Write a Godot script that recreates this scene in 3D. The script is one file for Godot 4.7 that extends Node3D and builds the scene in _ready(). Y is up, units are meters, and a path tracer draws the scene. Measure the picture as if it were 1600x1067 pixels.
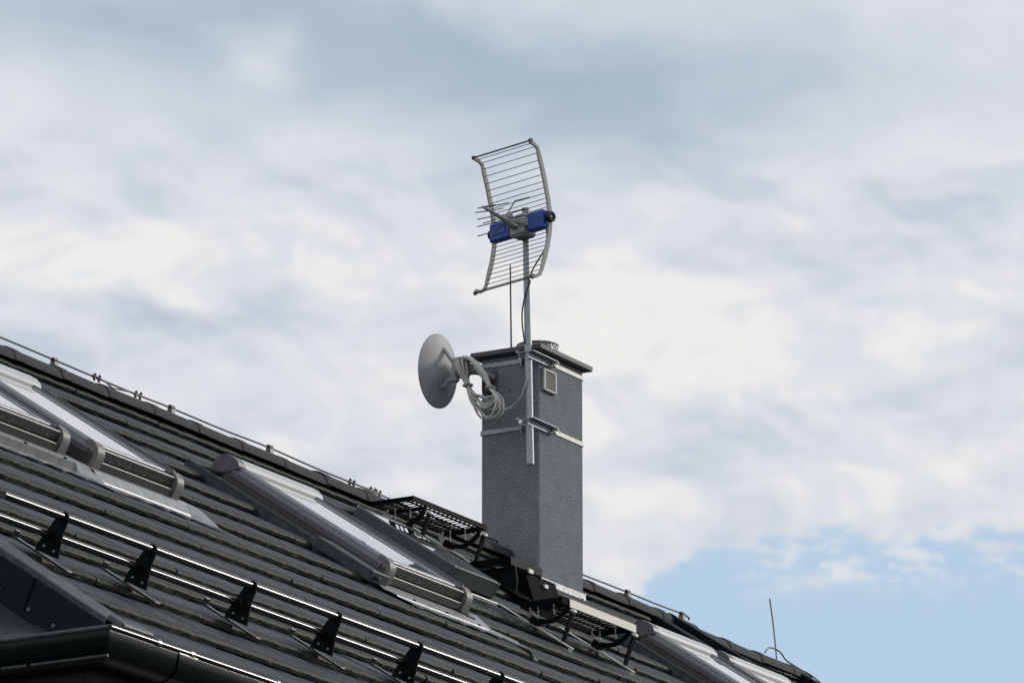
extends Node3D
# A mossy tiled roof seen through a long lens, with its chimney, aerials, roof windows and snow guard.
# Metres, y up; x runs along the ridge, z towards the eaves in front. A point of the roof is R(u, v, h):
# u along the ridge, v down the slope, h off the tiles.

const PITCH := 0.586780
const BASE := Vector3(0, 7.6, 0)
const GAUGE := 0.297
const EAVE_V := 3.692
const CHX := -0.409          # left face of the chimney; its right face is x = 0, its front z = 0, its back z = CHZ
const CHZ := -0.302
const RIDGE_V := -0.26

var cp := cos(PITCH)
var sp := sin(PITCH)
var TR: Transform3D           # (u, h, v) -> world
var TW := Transform3D(Basis(), BASE)
var rng := RandomNumberGenerator.new()
var M := {}
var taken := {}


func _ready() -> void:
	rng.seed = 4711
	var nn := Vector3(0, cp, sp)
	var dd := Vector3(0, -sp, cp)
	TR = Transform3D(Basis(Vector3(1, 0, 0), nn, dd), BASE)
	make_camera()
	make_sky()
	make_materials()
	make_ground()
	make_house()
	make_snow_guard()
	make_walkways()
	make_conductor()
	make_mast()
	make_tv_antenna()
	make_dish()
	make_cable_coil()
	make_moss()


# ------------------------------------------------------------------ camera, sky, sun, exposure

func make_camera() -> void:
	var cam := Camera3D.new()
	cam.name = "camera"
	var e := deg_to_rad(15.46)
	var a := deg_to_rad(30.01)
	var fh := Vector3(cos(a), 0, -sin(a))
	var v := fh * cos(e) + Vector3(0, sin(e), 0)
	cam.position = Vector3(-22.7643, 1.6192, 12.7715)
	cam.fov = rad_to_deg(2.0 * atan(533.5 / 9182.0))
	cam.near = 0.1
	cam.far = 4000.0
	add_child(cam)
	cam.look_at_from_position(cam.position, cam.position + v, Vector3.UP)
	cam.make_current()

	var sun := DirectionalLight3D.new()
	sun.name = "sun"
	sun.light_energy = 0.5
	sun.light_angular_distance = 12.0
	sun.light_color = Color(1.0, 0.97, 0.92)
	sun.shadow_enabled = true
	add_child(sun)
	sun.look_at_from_position(Vector3.ZERO, -Vector3(0.82, 0.38, 0.45), Vector3.UP)


func make_sky() -> void:
	var env := Environment.new()
	env.background_mode = Environment.BG_SKY
	env.tonemap_mode = Environment.TONE_MAPPER_LINEAR
	env.tonemap_exposure = 1.0
	env.ambient_light_source = Environment.AMBIENT_SOURCE_SKY
	env.sdfgi_enabled = true
	env.ssao_enabled = true
	env.ssil_enabled = true
	var mat := PanoramaSkyMaterial.new()
	mat.panorama = ImageTexture.create_from_image(sky_picture())
	var sky := Sky.new()
	sky.sky_material = mat
	env.sky = sky
	env.sky_rotation = sky_basis().get_euler()
	var we := WorldEnvironment.new()
	we.name = "world_environment"
	we.environment = env
	add_child(we)


var na := FastNoiseLite.new()
var nb := FastNoiseLite.new()
var nc := FastNoiseLite.new()
# soft cloud masses of this sky: degrees right of and above the middle, widths, how much darker (+) or brighter (-)
var masses := [
	[0.0, 2.60, 2.2, 0.60, 0.40], [1.2, 2.15, 1.5, 0.50, 0.28], [-4.2, 3.2, 2.2, 0.50, 0.34], [-2.0, 3.1, 1.6, 0.5, 0.20],
	[-2.45, 2.72, 0.42, 0.26, -0.36], [3.4, 2.9, 1.6, 0.9, 0.02], [-0.1, 2.12, 0.5, 0.15, -0.10], [-4.9, 2.4, 0.5, 0.3, -0.10],
	[-5.0, 2.0, 0.5, 0.25, -0.14], [-3.2, 1.6, 2.4, 0.6, 0.06], [-4.6, 0.75, 1.6, 0.42, -0.30], [-2.6, 0.95, 1.2, 0.35, -0.10],
	[-3.0, 0.15, 1.9, 0.26, 0.22], [-4.8, -0.15, 0.9, 0.24, 0.16], [-1.0, 1.62, 0.32, 0.12, 0.16], [-1.3, 2.0, 0.8, 0.2, -0.12], [-1.2, 1.15, 0.6, 0.3, -0.10],
	[0.6, 0.55, 1.4, 0.45, -0.22], [1.2, -0.2, 1.6, 0.5, -0.26], [-0.5, -0.4, 1.6, 0.5, -0.10], [0.9, 1.5, 0.9, 0.3, -0.12],
	[1.7, 0.75, 0.35, 0.14, 0.16], [3.6, 1.0, 1.2, 0.35, 0.10], [3.0, 0.2, 1.2, 0.25, -0.10], [3.5, -0.9, 1.6, 0.4, -0.10],
	[2.9, 1.55, 0.35, 0.2, -0.14], [4.6, 1.9, 0.5, 0.2, -0.10], [2.1, -1.0, 0.9, 0.35, 0.14], [3.4, -0.55, 0.9, 0.2, 0.06],
	[1.2, -1.6, 0.8, 0.3, -0.04], [3.7, -1.55, 1.0, 0.25, -0.16], [-2.9, -0.9, 2.2, 0.5, -0.02], [-1.2, -1.3, 1.2, 0.5, -0.06], [4.8, -1.2, 0.6, 0.3, -0.12],
]
# small openings where the blue shows: degrees right, up, widths, how open
var openings := [
	[4.62, 2.52, 0.28, 0.06, 0.75], [3.35, 0.30, 0.36, 0.07, 0.55], [4.75, -0.05, 0.42, 0.10, 0.75], [4.2, -0.42, 0.12, 0.07, 0.4], [4.65, -0.72, 0.2, 0.1, 0.45],
	[1.62, 0.80, 0.16, 0.07, 0.5], [-3.2, 1.13, 0.16, 0.07, 0.42], [-2.75, 0.80, 0.10, 0.09, 0.4], [-2.3, 0.86, 0.16, 0.06, 0.35], [-3.9, 0.72, 0.2, 0.06, 0.3], [-0.28, -1.42, 0.3, 0.2, 0.3], [4.1, 0.9, 0.3, 0.08, 0.25],
]


func sky_color(az: float, el: float) -> Color:
	# az, el in degrees
	var x := (az - 60.0) * cos(deg_to_rad(el))
	var y := el - 15.46
	var warp := nb.get_noise_2d(x * 0.6, y * 1.3 + 17.0)
	var lx := x * 0.72 + 0.35 * warp + 40.0
	var ly := y * 1.12 + 0.25 * warp
	var fine := na.get_noise_2d(lx, ly)
	# relief of the cloud base: brighter where a billow turns towards the light, up and to the right
	var relief := fine - na.get_noise_2d(lx + 0.05, ly + 0.10)
	var wx := x + 0.45 * warp + 0.30 * fine
	var wy := y + 0.22 * nb.get_noise_2d(x * 0.6 + 90.0, y * 1.3) + 0.14 * fine
	var big := nc.get_noise_2d(az * 0.22, el * 0.5)
	var calm := 1.0 - 0.75 * smoothstep(1.3, 2.3, y) * smoothstep(6.0, 4.0, y)
	var s := 0.37 + (-0.24 * fine - 0.40 * relief + 0.13 * nb.get_noise_2d(x * 1.1 + 5.0, y * 2.2)) * calm
	var inside := exp(-pow(maxf(absf(x) - 5.5, 0.0) / 2.0, 2.0) - pow(maxf(absf(y) - 3.6, 0.0) / 1.6, 2.0))
	var open := 0.0
	var s_in := 0.0
	if inside > 0.003:
		for m in masses:
			var q := pow((wx - m[0]) / m[2], 2.0) + pow((wy - m[1]) / m[3], 2.0)
			if q < 9.0:
				s_in += m[4] * 1.1 * exp(-q * 0.7)
		for m in openings:
			var q2 := pow((wx - m[0]) / m[2], 2.0) + pow((wy - m[1]) / m[3], 2.0)
			if q2 < 9.0:
				open = maxf(open, m[4] * exp(-q2) * clampf(0.55 + 2.2 * fine, 0.0, 1.0) * 0.7)
		# the big hole low on the right: its upper edge falls from left to right
		var edge := -1.95 + 0.26 * (x - 1.9) - 0.125 * maxf(x - 1.9, 0.0) * maxf(x - 1.9, 0.0)
		if x > 2.7:
			edge = maxf(edge, -1.88 + 0.02 * (x - 2.7))
		if x < 1.9:
			edge = -1.95 + 0.55 * (x - 1.9)
		var ragged := 0.30 * nb.get_noise_2d(x * 3.0, y * 7.0) + 0.22 * na.get_noise_2d(x * 2.6 + 7.0, y * 6.0)
		var hole := smoothstep(0.02, 0.15, edge - y + ragged * 0.60)
		# thin torn wisps just under the edge
		var band := exp(-pow((edge - 0.32 - y) / 0.26, 2.0)) * smoothstep(2.0, 2.6, x)
		var tear := smoothstep(0.02, 0.36, na.get_noise_2d(x * 2.0 + 31.0 + 0.6 * warp, y * 9.0 + 0.8 * x) + 0.06)
		var puff := exp(-pow((wx - 3.2) / 0.32, 2.0) - pow((wy + 2.28 - 0.12 * (wx - 3.2)) / 0.085, 2.0))
		hole *= 1.0 - clampf(band * tear * 0.9 + puff * clampf(0.8 + 1.2 * fine, 0.0, 1.0), 0.0, 0.92)
		open = maxf(open, hole)
	s += inside * s_in + (1.0 - inside) * 0.55 * big
	open = open * inside + (1.0 - inside) * smoothstep(0.22, 0.42, nc.get_noise_2d(az * 0.3 + 300.0, el * 0.6) + 0.25 * fine)
	s = clampf(s, 0.0, 1.2)
	if s > 0.85:
		s = 0.85 + 0.5 * (s - 0.85)
	var c: Color
	var c0 := Color(0.940, 0.935, 0.928)
	var c1 := Color(0.858, 0.873, 0.900)
	var c2 := Color(0.748, 0.790, 0.840)
	var c3 := Color(0.615, 0.690, 0.760)
	if s < 0.36:
		c = c0.lerp(c1, smoothstep(0.0, 1.0, s / 0.36))
	elif s < 0.72:
		c = c1.lerp(c2, (s - 0.36) / 0.36)
	else:
		c = c2.lerp(c3, clampf((s - 0.72) / 0.36, 0.0, 1.0))
	var blue := Color(0.715, 0.808, 0.900).lerp(Color(0.50, 0.67, 0.84), clampf((el - 14.0) / 40.0, 0.0, 1.0))
	blue = blue.lerp(Color(0.72, 0.83, 0.91), clampf((12.0 - el) / 12.0, 0.0, 1.0))
	return c.lerp(blue, clampf(open, 0.0, 1.0))


func sky_basis() -> Basis:
	# the panorama is turned so that its finely sampled part lies behind the roof
	var al := deg_to_rad(15.46 + 24.0)
	var h := Vector3(sin(deg_to_rad(60.0)), 0, -cos(deg_to_rad(60.0)))
	var pole := h * cos(al) + Vector3.UP * sin(al)
	var ez := h * sin(al) - Vector3.UP * cos(al)
	return Basis(pole.cross(ez), pole, ez)


func sky_at(b: Basis, u: float, v: float) -> Color:
	var az := u * TAU
	var el := (0.5 - v) * PI
	var w := b * Vector3(sin(az) * cos(el), sin(el), -cos(az) * cos(el))
	var waz := rad_to_deg(atan2(w.x, -w.z))
	if waz < -120.0:
		waz += 360.0
	return sky_color(waz, rad_to_deg(asin(clampf(w.y, -1.0, 1.0))))


func sky_picture() -> Image:
	na.seed = 12
	na.noise_type = FastNoiseLite.TYPE_SIMPLEX_SMOOTH
	na.frequency = 0.9
	na.fractal_octaves = 5
	na.fractal_gain = 0.44
	nb.seed = 5
	nb.noise_type = FastNoiseLite.TYPE_SIMPLEX_SMOOTH
	nb.frequency = 0.55
	nb.fractal_octaves = 3
	nc.seed = 77
	nc.noise_type = FastNoiseLite.TYPE_SIMPLEX_SMOOTH
	nc.frequency = 0.12
	nc.fractal_octaves = 4
	var side := 4096
	var b := sky_basis()
	var even := Color(0.845, 0.858, 0.875)
	var small := Image.create(512, 256, false, Image.FORMAT_RGB8)
	small.fill(even)
	for j in 128:
		for i in 512:
			var c := sky_at(b, (i + 0.5) / 512.0, (j + 0.5) / 256.0)
			small.set_pixel(i, j, even.lerp(c, smoothstep(0.0, 30.0, 128.0 - j)))
	small.resize(side, side, Image.INTERPOLATE_CUBIC)
	var i0 := int((180.0 - 21.0) / 360.0 * side)
	var i1 := int((180.0 + 21.0) / 360.0 * side)
	var j0 := int((90.0 - 72.5) / 180.0 * side)
	var j1 := int((90.0 - 60.0) / 180.0 * side)
	for j in range(j0, j1):
		for i in range(i0, i1):
			var k := minf(minf(i - i0, i1 - i) / 40.0, minf(j - j0, j1 - j) / 30.0)
			var c := sky_at(b, (i + 0.5) / side, (j + 0.5) / side)
			if k < 1.0:
				c = small.get_pixel(i, j).lerp(c, clampf(k, 0.0, 1.0))
			small.set_pixel(i, j, c)
	return small


# ------------------------------------------------------------------ materials
func lin(r: float, g: float, b: float) -> Color:
	return Color(r, g, b).linear_to_srgb()


func mat(color: Color, rough := 0.7, metal := 0.0) -> StandardMaterial3D:
	var m := StandardMaterial3D.new()
	m.albedo_color = color
	m.roughness = rough
	m.metallic = metal
	m.cull_mode = BaseMaterial3D.CULL_DISABLED
	return m


func noise_texture(seed_: int, freq: float, octaves: int, dark: float, light: float, size := 512, tint := Color(1, 1, 1)) -> NoiseTexture2D:
	var n := FastNoiseLite.new()
	n.seed = seed_
	n.frequency = freq
	n.fractal_octaves = octaves
	n.fractal_gain = 0.6
	var g := Gradient.new()
	g.set_color(0, Color(dark, dark, dark))
	g.set_color(1, Color(light * tint.r, light * tint.g, light * tint.b))
	var t := NoiseTexture2D.new()
	t.width = size
	t.height = size
	t.seamless = true
	t.noise = n
	t.color_ramp = g
	return t


func moss_stain() -> NoiseTexture2D:
	# what grows on the cut fronts of the tiles: dark film, olive and brown
	var n := FastNoiseLite.new()
	n.seed = 66
	n.frequency = 0.02
	n.fractal_octaves = 5
	n.fractal_gain = 0.65
	var g := Gradient.new()
	g.offsets = PackedFloat32Array([0.0, 0.30, 0.48, 0.62, 0.80, 1.0])
	g.colors = PackedColorArray([lin(0.034, 0.046, 0.044), lin(0.058, 0.074, 0.060), lin(0.080, 0.098, 0.064), lin(0.098, 0.124, 0.060), lin(0.118, 0.110, 0.078), lin(0.16, 0.148, 0.115)])
	var t := NoiseTexture2D.new()
	t.width = 1024
	t.height = 1024
	t.seamless = true
	t.noise = n
	t.color_ramp = g
	return t


func bump_texture(seed_: int, freq: float, octaves: int, strength: float, size := 512) -> NoiseTexture2D:
	var n := FastNoiseLite.new()
	n.seed = seed_
	n.frequency = freq
	n.fractal_octaves = octaves
	var t := NoiseTexture2D.new()
	t.width = size
	t.height = size
	t.seamless = true
	t.as_normal_map = true
	t.bump_strength = strength
	t.noise = n
	return t


func grain(m: StandardMaterial3D, tex: Texture2D, nrm: Texture2D, scale: Vector3, depth := 1.0) -> StandardMaterial3D:
	m.uv1_triplanar = true
	m.uv1_world_triplanar = true
	m.uv1_scale = scale
	if tex:
		m.albedo_texture = tex
	if nrm:
		m.normal_enabled = true
		m.normal_texture = nrm
		m.normal_scale = depth
	return m


func make_materials() -> void:
	var mott := noise_texture(3, 0.02, 5, 0.62, 1.0)
	var speck := noise_texture(9, 0.09, 4, 0.55, 1.0)
	var faint := noise_texture(17, 0.02, 4, 0.86, 1.0)
	var bump := bump_texture(14, 0.08, 4, 4.0)
	var soft := bump_texture(24, 0.02, 3, 1.5)
	var tones := [lin(0.068, 0.087, 0.108), lin(0.058, 0.074, 0.092), lin(0.077, 0.093, 0.111), lin(0.064, 0.077, 0.094), lin(0.068, 0.089, 0.112)]
	for i in 5:
		var tm := grain(mat(tones[i], 0.58), mott if i % 2 else speck, bump, Vector3(1.6, 1.6, 1.6), 0.5)
		tm.vertex_color_use_as_albedo = true
		tm.metallic_specular = 0.3
		M["tile%d" % i] = tm
	M.verge = grain(mat(lin(0.074, 0.090, 0.108), 0.6), mott, bump, Vector3(1.6, 1.6, 1.6), 0.5)
	M.ridge = grain(mat(lin(0.034, 0.038, 0.047), 0.8), mott, bump, Vector3(2, 2, 2), 0.5)
	M.deck = mat(lin(0.03, 0.03, 0.03), 0.9)
	M.plaster = grain(mat(lin(0.375, 0.415, 0.460), 0.92), noise_texture(31, 0.05, 5, 0.66, 1.0), bump_texture(33, 0.06, 4, 7.0), Vector3(4.4, 2.8, 4.4), 0.9)
	var stain := noise_texture(35, 0.02, 4, 0.90, 1.0)
	M.plaster.detail_enabled = true
	M.plaster.detail_albedo = stain
	M.plaster.detail_blend_mode = BaseMaterial3D.BLEND_MODE_MUL
	M.plaster.detail_uv_layer = BaseMaterial3D.DETAIL_UV_2
	M.plaster.uv2_triplanar = true
	M.plaster.uv2_world_triplanar = true
	M.plaster.uv2_scale = Vector3(1.2, 0.7, 1.2)
	M.cap = grain(mat(lin(0.095, 0.096, 0.104), 0.6), faint, soft, Vector3(3, 3, 3), 0.4)
	M.lead = grain(mat(lin(0.46, 0.47, 0.49), 0.42, 0.3), noise_texture(41, 0.015, 4, 0.72, 1.0), soft, Vector3(3, 3, 3), 0.5)
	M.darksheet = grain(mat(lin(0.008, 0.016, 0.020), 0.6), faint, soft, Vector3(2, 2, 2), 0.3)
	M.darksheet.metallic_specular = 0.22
	M.greysheet = grain(mat(lin(0.070, 0.090, 0.108), 0.55), mott, soft, Vector3(2, 2, 2), 0.4)
	M.zinc = grain(mat(lin(0.50, 0.56, 0.60), 0.48, 0.6), noise_texture(51, 0.03, 4, 0.74, 1.0), soft, Vector3(4, 4, 4), 0.3)
	M.strap = grain(mat(lin(0.74, 0.74, 0.71), 0.52, 0.15), noise_texture(52, 0.03, 4, 0.78, 1.0), soft, Vector3(4, 4, 4), 0.3)
	M.chrome = mat(lin(0.58, 0.56, 0.55), 0.09, 1.0)
	M.black = mat(lin(0.004, 0.006, 0.008), 0.7)
	M.black.metallic_specular = 0.12
	M.brown = mat(lin(0.008, 0.007, 0.007), 0.7)
	M.brown.metallic_specular = 0.2
	M.bracket = mat(lin(0.006, 0.009, 0.011), 0.7)
	M.bracket.metallic_specular = 0.2
	M.bronze = grain(mat(lin(0.082, 0.076, 0.074), 0.42, 0.1), faint, null, Vector3(3, 3, 3))
	M.frame = grain(mat(lin(0.150, 0.150, 0.168), 0.40, 0.2), faint, null, Vector3(3, 3, 3))
	M.hatch = grain(mat(lin(0.080, 0.094, 0.102), 0.6), faint, null, Vector3(3, 3, 3))
	M.capgrey = grain(mat(lin(0.21, 0.205, 0.195), 0.5), faint, null, Vector3(3, 3, 3))
	M.hood = grain(mat(lin(0.52, 0.54, 0.56), 0.55, 0.1), null, soft, Vector3(4, 4, 4), 0.2)
	M.glass = mat(lin(0.05, 0.06, 0.07), 0.0)
	M.glass.metallic_specular = 1.0
	M.glass.clearcoat_enabled = true
	M.glass.clearcoat = 1.0
	M.glass.clearcoat_roughness = 0.0
	M.rubber = mat(lin(0.012, 0.012, 0.013), 0.6)
	M.gloss = mat(lin(0.010, 0.010, 0.011), 0.16)
	M.gloss.metallic_specular = 0.45
	M.strip = mat(lin(0.04, 0.042, 0.045), 0.35, 0.4)
	M.gutter = grain(mat(lin(0.004, 0.008, 0.009), 0.25), null, soft, Vector3(1, 1, 1), 0.15)
	M.gutter.metallic_specular = 0.3
	M.soffit = mat(lin(0.018, 0.020, 0.020), 0.7)
	M.pent = grain(mat(lin(0.17, 0.20, 0.225), 0.6), faint, soft, Vector3(2, 2, 2), 0.3)
	M.wall = grain(mat(lin(0.34, 0.34, 0.32), 0.9), faint, bump, Vector3(2, 2, 2), 0.6)
	M.ventgrey = mat(lin(0.40, 0.385, 0.36), 0.5)
	M.cream = mat(lin(0.72, 0.69, 0.62), 0.5)
	M.wire = mat(lin(0.07, 0.066, 0.062), 0.5, 0.4)
	M.holder = grain(mat(lin(0.30, 0.30, 0.30), 0.5, 0.4), speck, null, Vector3(8, 8, 8))
	M.alu = grain(mat(lin(0.62, 0.63, 0.64), 0.45, 0.1), speck, null, Vector3(8, 8, 8))
	M.rod = mat(lin(0.10, 0.10, 0.105), 0.4, 0.6)
	M.blue = grain(mat(lin(0.018, 0.085, 0.47), 0.35), noise_texture(61, 0.03, 3, 0.8, 1.0), null, Vector3(6, 6, 6))
	M.grey_plastic = grain(mat(lin(0.60, 0.61, 0.61), 0.5), speck, null, Vector3(8, 8, 8))
	M.dish = grain(mat(lin(0.42, 0.435, 0.455), 0.6), noise_texture(71, 0.01, 3, 0.86, 1.0), null, Vector3(2, 2, 2))
	M.cable = mat(lin(0.50, 0.50, 0.49), 0.5)
	M.tie = mat(lin(0.34, 0.35, 0.36), 0.5)
	M.foil = grain(mat(lin(0.66, 0.66, 0.70), 0.25, 1.0), noise_texture(81, 0.04, 4, 0.35, 1.0), bump_texture(82, 0.03, 3, 16.0), Vector3(5, 5, 5), 1.0)
	M.ground = grain(mat(lin(0.045, 0.062, 0.028), 0.95), noise_texture(91, 0.02, 5, 0.5, 1.0), null, Vector3(0.2, 0.2, 0.2))
	M.dirt = mat(lin(0.012, 0.014, 0.012), 0.95)
	var moss := mat(Color(1, 1, 1), 0.95)
	moss.vertex_color_use_as_albedo = true
	M.moss = moss
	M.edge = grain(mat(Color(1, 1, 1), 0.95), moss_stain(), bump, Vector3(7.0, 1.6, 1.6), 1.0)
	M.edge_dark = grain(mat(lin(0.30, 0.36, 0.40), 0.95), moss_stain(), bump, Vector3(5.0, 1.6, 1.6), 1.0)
	M.bolt = mat(lin(0.30, 0.30, 0.30), 0.4, 0.6)


# ------------------------------------------------------------------ building blocks
func R(u: float, v: float, h: float) -> Vector3:
	return TR * Vector3(u, h, v)


func L(x: float, y: float, z: float) -> Vector3:
	return BASE + Vector3(x, y, z)


func begin() -> SurfaceTool:
	var st := SurfaceTool.new()
	st.begin(Mesh.PRIMITIVE_TRIANGLES)
	return st


func face(st: SurfaceTool, pts: Array, inner: Vector3) -> void:
	# a flat convex face, turned so that it looks away from inner
	var n: Vector3 = (pts[2] - pts[0]).cross(pts[1] - pts[0])
	if n.length_squared() < 1e-18 and pts.size() > 3:
		n = (pts[3] - pts[0]).cross(pts[2] - pts[0])
	if n.length_squared() < 1e-18:
		return
	n = n.normalized()
	var mid := Vector3.ZERO
	for p in pts:
		mid += p
	mid /= pts.size()
	var flip := n.dot(mid - inner) < 0.0
	if flip:
		n = -n
	for i in range(1, pts.size() - 1):
		var tri := [pts[0], pts[i], pts[i + 1]]
		if flip:
			tri = [pts[0], pts[i + 1], pts[i]]
		for p in tri:
			st.set_normal(n)
			st.add_vertex(p)


func box(st: SurfaceTool, t: Transform3D, lo: Vector3, hi: Vector3, b := 0.003) -> void:
	# a box with chamfered edges, given in the frame t
	b = minf(b, 0.45 * minf(hi.x - lo.x, minf(hi.y - lo.y, hi.z - lo.z)))
	var c := t * ((lo + hi) * 0.5)
	for a in 3:
		var a1 := (a + 1) % 3
		var a2 := (a + 2) % 3
		for s in 2:
			var q := []
			for k in [[0, 0], [1, 0], [1, 1], [0, 1]]:
				var p := Vector3.ZERO
				p[a] = hi[a] if s else lo[a]
				p[a1] = hi[a1] - b if k[0] else lo[a1] + b
				p[a2] = hi[a2] - b if k[1] else lo[a2] + b
				q.append(t * p)
			face(st, q, c)
		for s1 in 2:
			for s2 in 2:
				var q := []
				for k in [[0, 0], [0, 1], [1, 1], [1, 0]]:
					var p := Vector3.ZERO
					p[a] = hi[a] - b if k[1] != 0 else lo[a] + b
					p[a1] = (hi[a1] if s1 else lo[a1]) if k[0] == 0 else (hi[a1] - b if s1 else lo[a1] + b)
					p[a2] = (hi[a2] - b if s2 else lo[a2] + b) if k[0] == 0 else (hi[a2] if s2 else lo[a2])
					q.append(t * p)
				face(st, q, c)
	for k in 8:
		var hx := k & 1
		var hy := (k >> 1) & 1
		var hz := (k >> 2) & 1
		var o := Vector3(hi.x if hx else lo.x, hi.y if hy else lo.y, hi.z if hz else lo.z)
		var d := Vector3(-b if hx else b, -b if hy else b, -b if hz else b)
		face(st, [t * (o + Vector3(0, d.y, d.z)), t * (o + Vector3(d.x, 0, d.z)), t * (o + Vector3(d.x, d.y, 0))], c)


func rbox(st: SurfaceTool, u0: float, u1: float, v0: float, v1: float, h0: float, h1: float, b := 0.003) -> void:
	box(st, TR, Vector3(u0, h0, v0), Vector3(u1, h1, v1), b)


func wbox(st: SurfaceTool, lo: Vector3, hi: Vector3, b := 0.003) -> void:
	box(st, TW, lo, hi, b)


func bar(st: SurfaceTool, a: Vector3, b: Vector3, wide: float, high: float, up := Vector3.UP, bevel := 0.002) -> void:
	var d := (b - a)
	var len := d.length()
	d = d / len
	var s := d.cross(up).normalized()
	var t := s.cross(d).normalized()
	box(st, Transform3D(Basis(s, t, -d), a), Vector3(-wide / 2, -high / 2, -len), Vector3(wide / 2, high / 2, 0), bevel)


func tube(st: SurfaceTool, pts: Array, radius, sides := 10, closed := false) -> void:
	# a round tube along points; radius is a number or one per point
	var n := pts.size()
	var rings := []
	var norms := []
	var ref := Vector3.ZERO
	for i in n:
		var p: Vector3 = pts[i]
		var d: Vector3
		if closed:
			d = pts[(i + 1) % n] - pts[(i - 1 + n) % n]
		else:
			d = pts[mini(i + 1, n - 1)] - pts[maxi(i - 1, 0)]
		d = d.normalized()
		if i == 0:
			ref = Vector3.UP if absf(d.y) < 0.9 else Vector3.RIGHT
		var x := (ref - d * ref.dot(d)).normalized()
		ref = x
		var y := d.cross(x)
		var r: float = radius[i] if radius is Array else radius
		var ring := []
		var nr := []
		for k in sides:
			var a := TAU * k / sides
			var o := x * cos(a) + y * sin(a)
			ring.append(p + o * r)
			nr.append(o)
		rings.append(ring)
		norms.append(nr)
	var last := n if closed else n - 1
	for i in last:
		var j := (i + 1) % n
		# a closed tube may meet itself turned: find the nearest match
		var shift := 0
		if closed and j == 0:
			var best := 1e9
			for s in sides:
				var dd: float = rings[i][0].distance_squared_to(rings[0][s])
				if dd < best:
					best = dd
					shift = s
		for k in sides:
			var k2 := (k + 1) % sides
			var quad := [[rings[i][k], norms[i][k]], [rings[i][k2], norms[i][k2]], [rings[j][(k2 + shift) % sides], norms[j][(k2 + shift) % sides]], [rings[j][(k + shift) % sides], norms[j][(k + shift) % sides]]]
			smooth(st, quad[0], quad[1], quad[2])
			smooth(st, quad[0], quad[2], quad[3])
	if not closed:
		face(st, rings[0], pts[1])
		face(st, rings[n - 1], pts[n - 2])


func smooth(st: SurfaceTool, a: Array, b: Array, c: Array) -> void:
	# one triangle of [point, normal] corners
	var n: Vector3 = (c[0] - a[0]).cross(b[0] - a[0])
	var order := [a, b, c]
	if n.dot(a[1] + b[1] + c[1]) < 0.0:
		order = [a, c, b]
	for q in order:
		st.set_normal(q[1])
		st.add_vertex(q[0])


func lathe(st: SurfaceTool, t: Transform3D, prof: Array, sides := 24) -> void:
	# prof: [radius, height] pairs turned round the y axis of t; sharp corners where the profile bends by much
	for i in prof.size() - 1:
		var p0: Array = prof[i]
		var p1: Array = prof[i + 1]
		var d := Vector2(p1[0] - p0[0], p1[1] - p0[1])
		if d.length() < 1e-7:
			continue
		var nn := Vector2(d.y, -d.x).normalized()
		for k in sides:
			var a0 := TAU * k / sides
			var a1 := TAU * (k + 1) / sides
			var q := []
			for c in [[p0, a0], [p0, a1], [p1, a1], [p1, a0]]:
				var r: float = c[0][0]
				var o := Vector3(cos(c[1]), 0, sin(c[1]))
				q.append([t * (o * r + Vector3(0, c[0][1], 0)), (t.basis * (o * nn.x + Vector3(0, nn.y, 0))).normalized()])
			smooth(st, q[0], q[1], q[2])
			smooth(st, q[0], q[2], q[3])


func prism(st: SurfaceTool, t: Transform3D, outline: Array, z0: float, z1: float, soft := false) -> void:
	# an outline of Vector2 in the xy plane of t, given thickness along z
	var poly := PackedVector2Array(outline)
	var tris := Geometry2D.triangulate_polygon(poly)
	var mid := Vector2.ZERO
	for p in outline:
		mid += p
	mid /= outline.size()
	var c := t * Vector3(mid.x, mid.y, (z0 + z1) / 2)
	for i in range(0, tris.size(), 3):
		for z in [z0, z1]:
			var f := []
			for k in 3:
				var p := poly[tris[i + k]]
				f.append(t * Vector3(p.x, p.y, z))
			face(st, f, t * Vector3((poly[tris[i]].x + poly[tris[i + 1]].x + poly[tris[i + 2]].x) / 3, (poly[tris[i]].y + poly[tris[i + 1]].y + poly[tris[i + 2]].y) / 3, (z0 + z1) / 2))
	var area := 0.0
	for i in outline.size():
		var a: Vector2 = outline[i]
		var b: Vector2 = outline[(i + 1) % outline.size()]
		area += a.cross(b)
	var sign_ := 1.0 if area > 0.0 else -1.0
	var n := outline.size()
	var outs := []
	for i in n:
		var e: Vector2 = (outline[(i + 1) % n] - outline[i])
		outs.append(Vector2(e.y, -e.x).normalized() * sign_)
	for i in n:
		var a: Vector2 = outline[i]
		var b: Vector2 = outline[(i + 1) % n]
		var o: Vector2 = outs[i]
		if soft:
			var na_: Vector2 = o
			var nb_: Vector2 = o
			if o.dot(outs[(i - 1 + n) % n]) > 0.55:
				na_ = (o + outs[(i - 1 + n) % n]).normalized()
			if o.dot(outs[(i + 1) % n]) > 0.55:
				nb_ = (o + outs[(i + 1) % n]).normalized()
			var ta := t.basis * Vector3(na_.x, na_.y, 0)
			var tb := t.basis * Vector3(nb_.x, nb_.y, 0)
			var q := [[t * Vector3(a.x, a.y, z0), ta], [t * Vector3(b.x, b.y, z0), tb], [t * Vector3(b.x, b.y, z1), tb], [t * Vector3(a.x, a.y, z1), ta]]
			smooth(st, q[0], q[1], q[2])
			smooth(st, q[0], q[2], q[3])
		else:
			var inner := (a + b) / 2 - o * 0.001
			face(st, [t * Vector3(a.x, a.y, z0), t * Vector3(b.x, b.y, z0), t * Vector3(b.x, b.y, z1), t * Vector3(a.x, a.y, z1)], t * Vector3(inner.x, inner.y, (z0 + z1) / 2))


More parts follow.
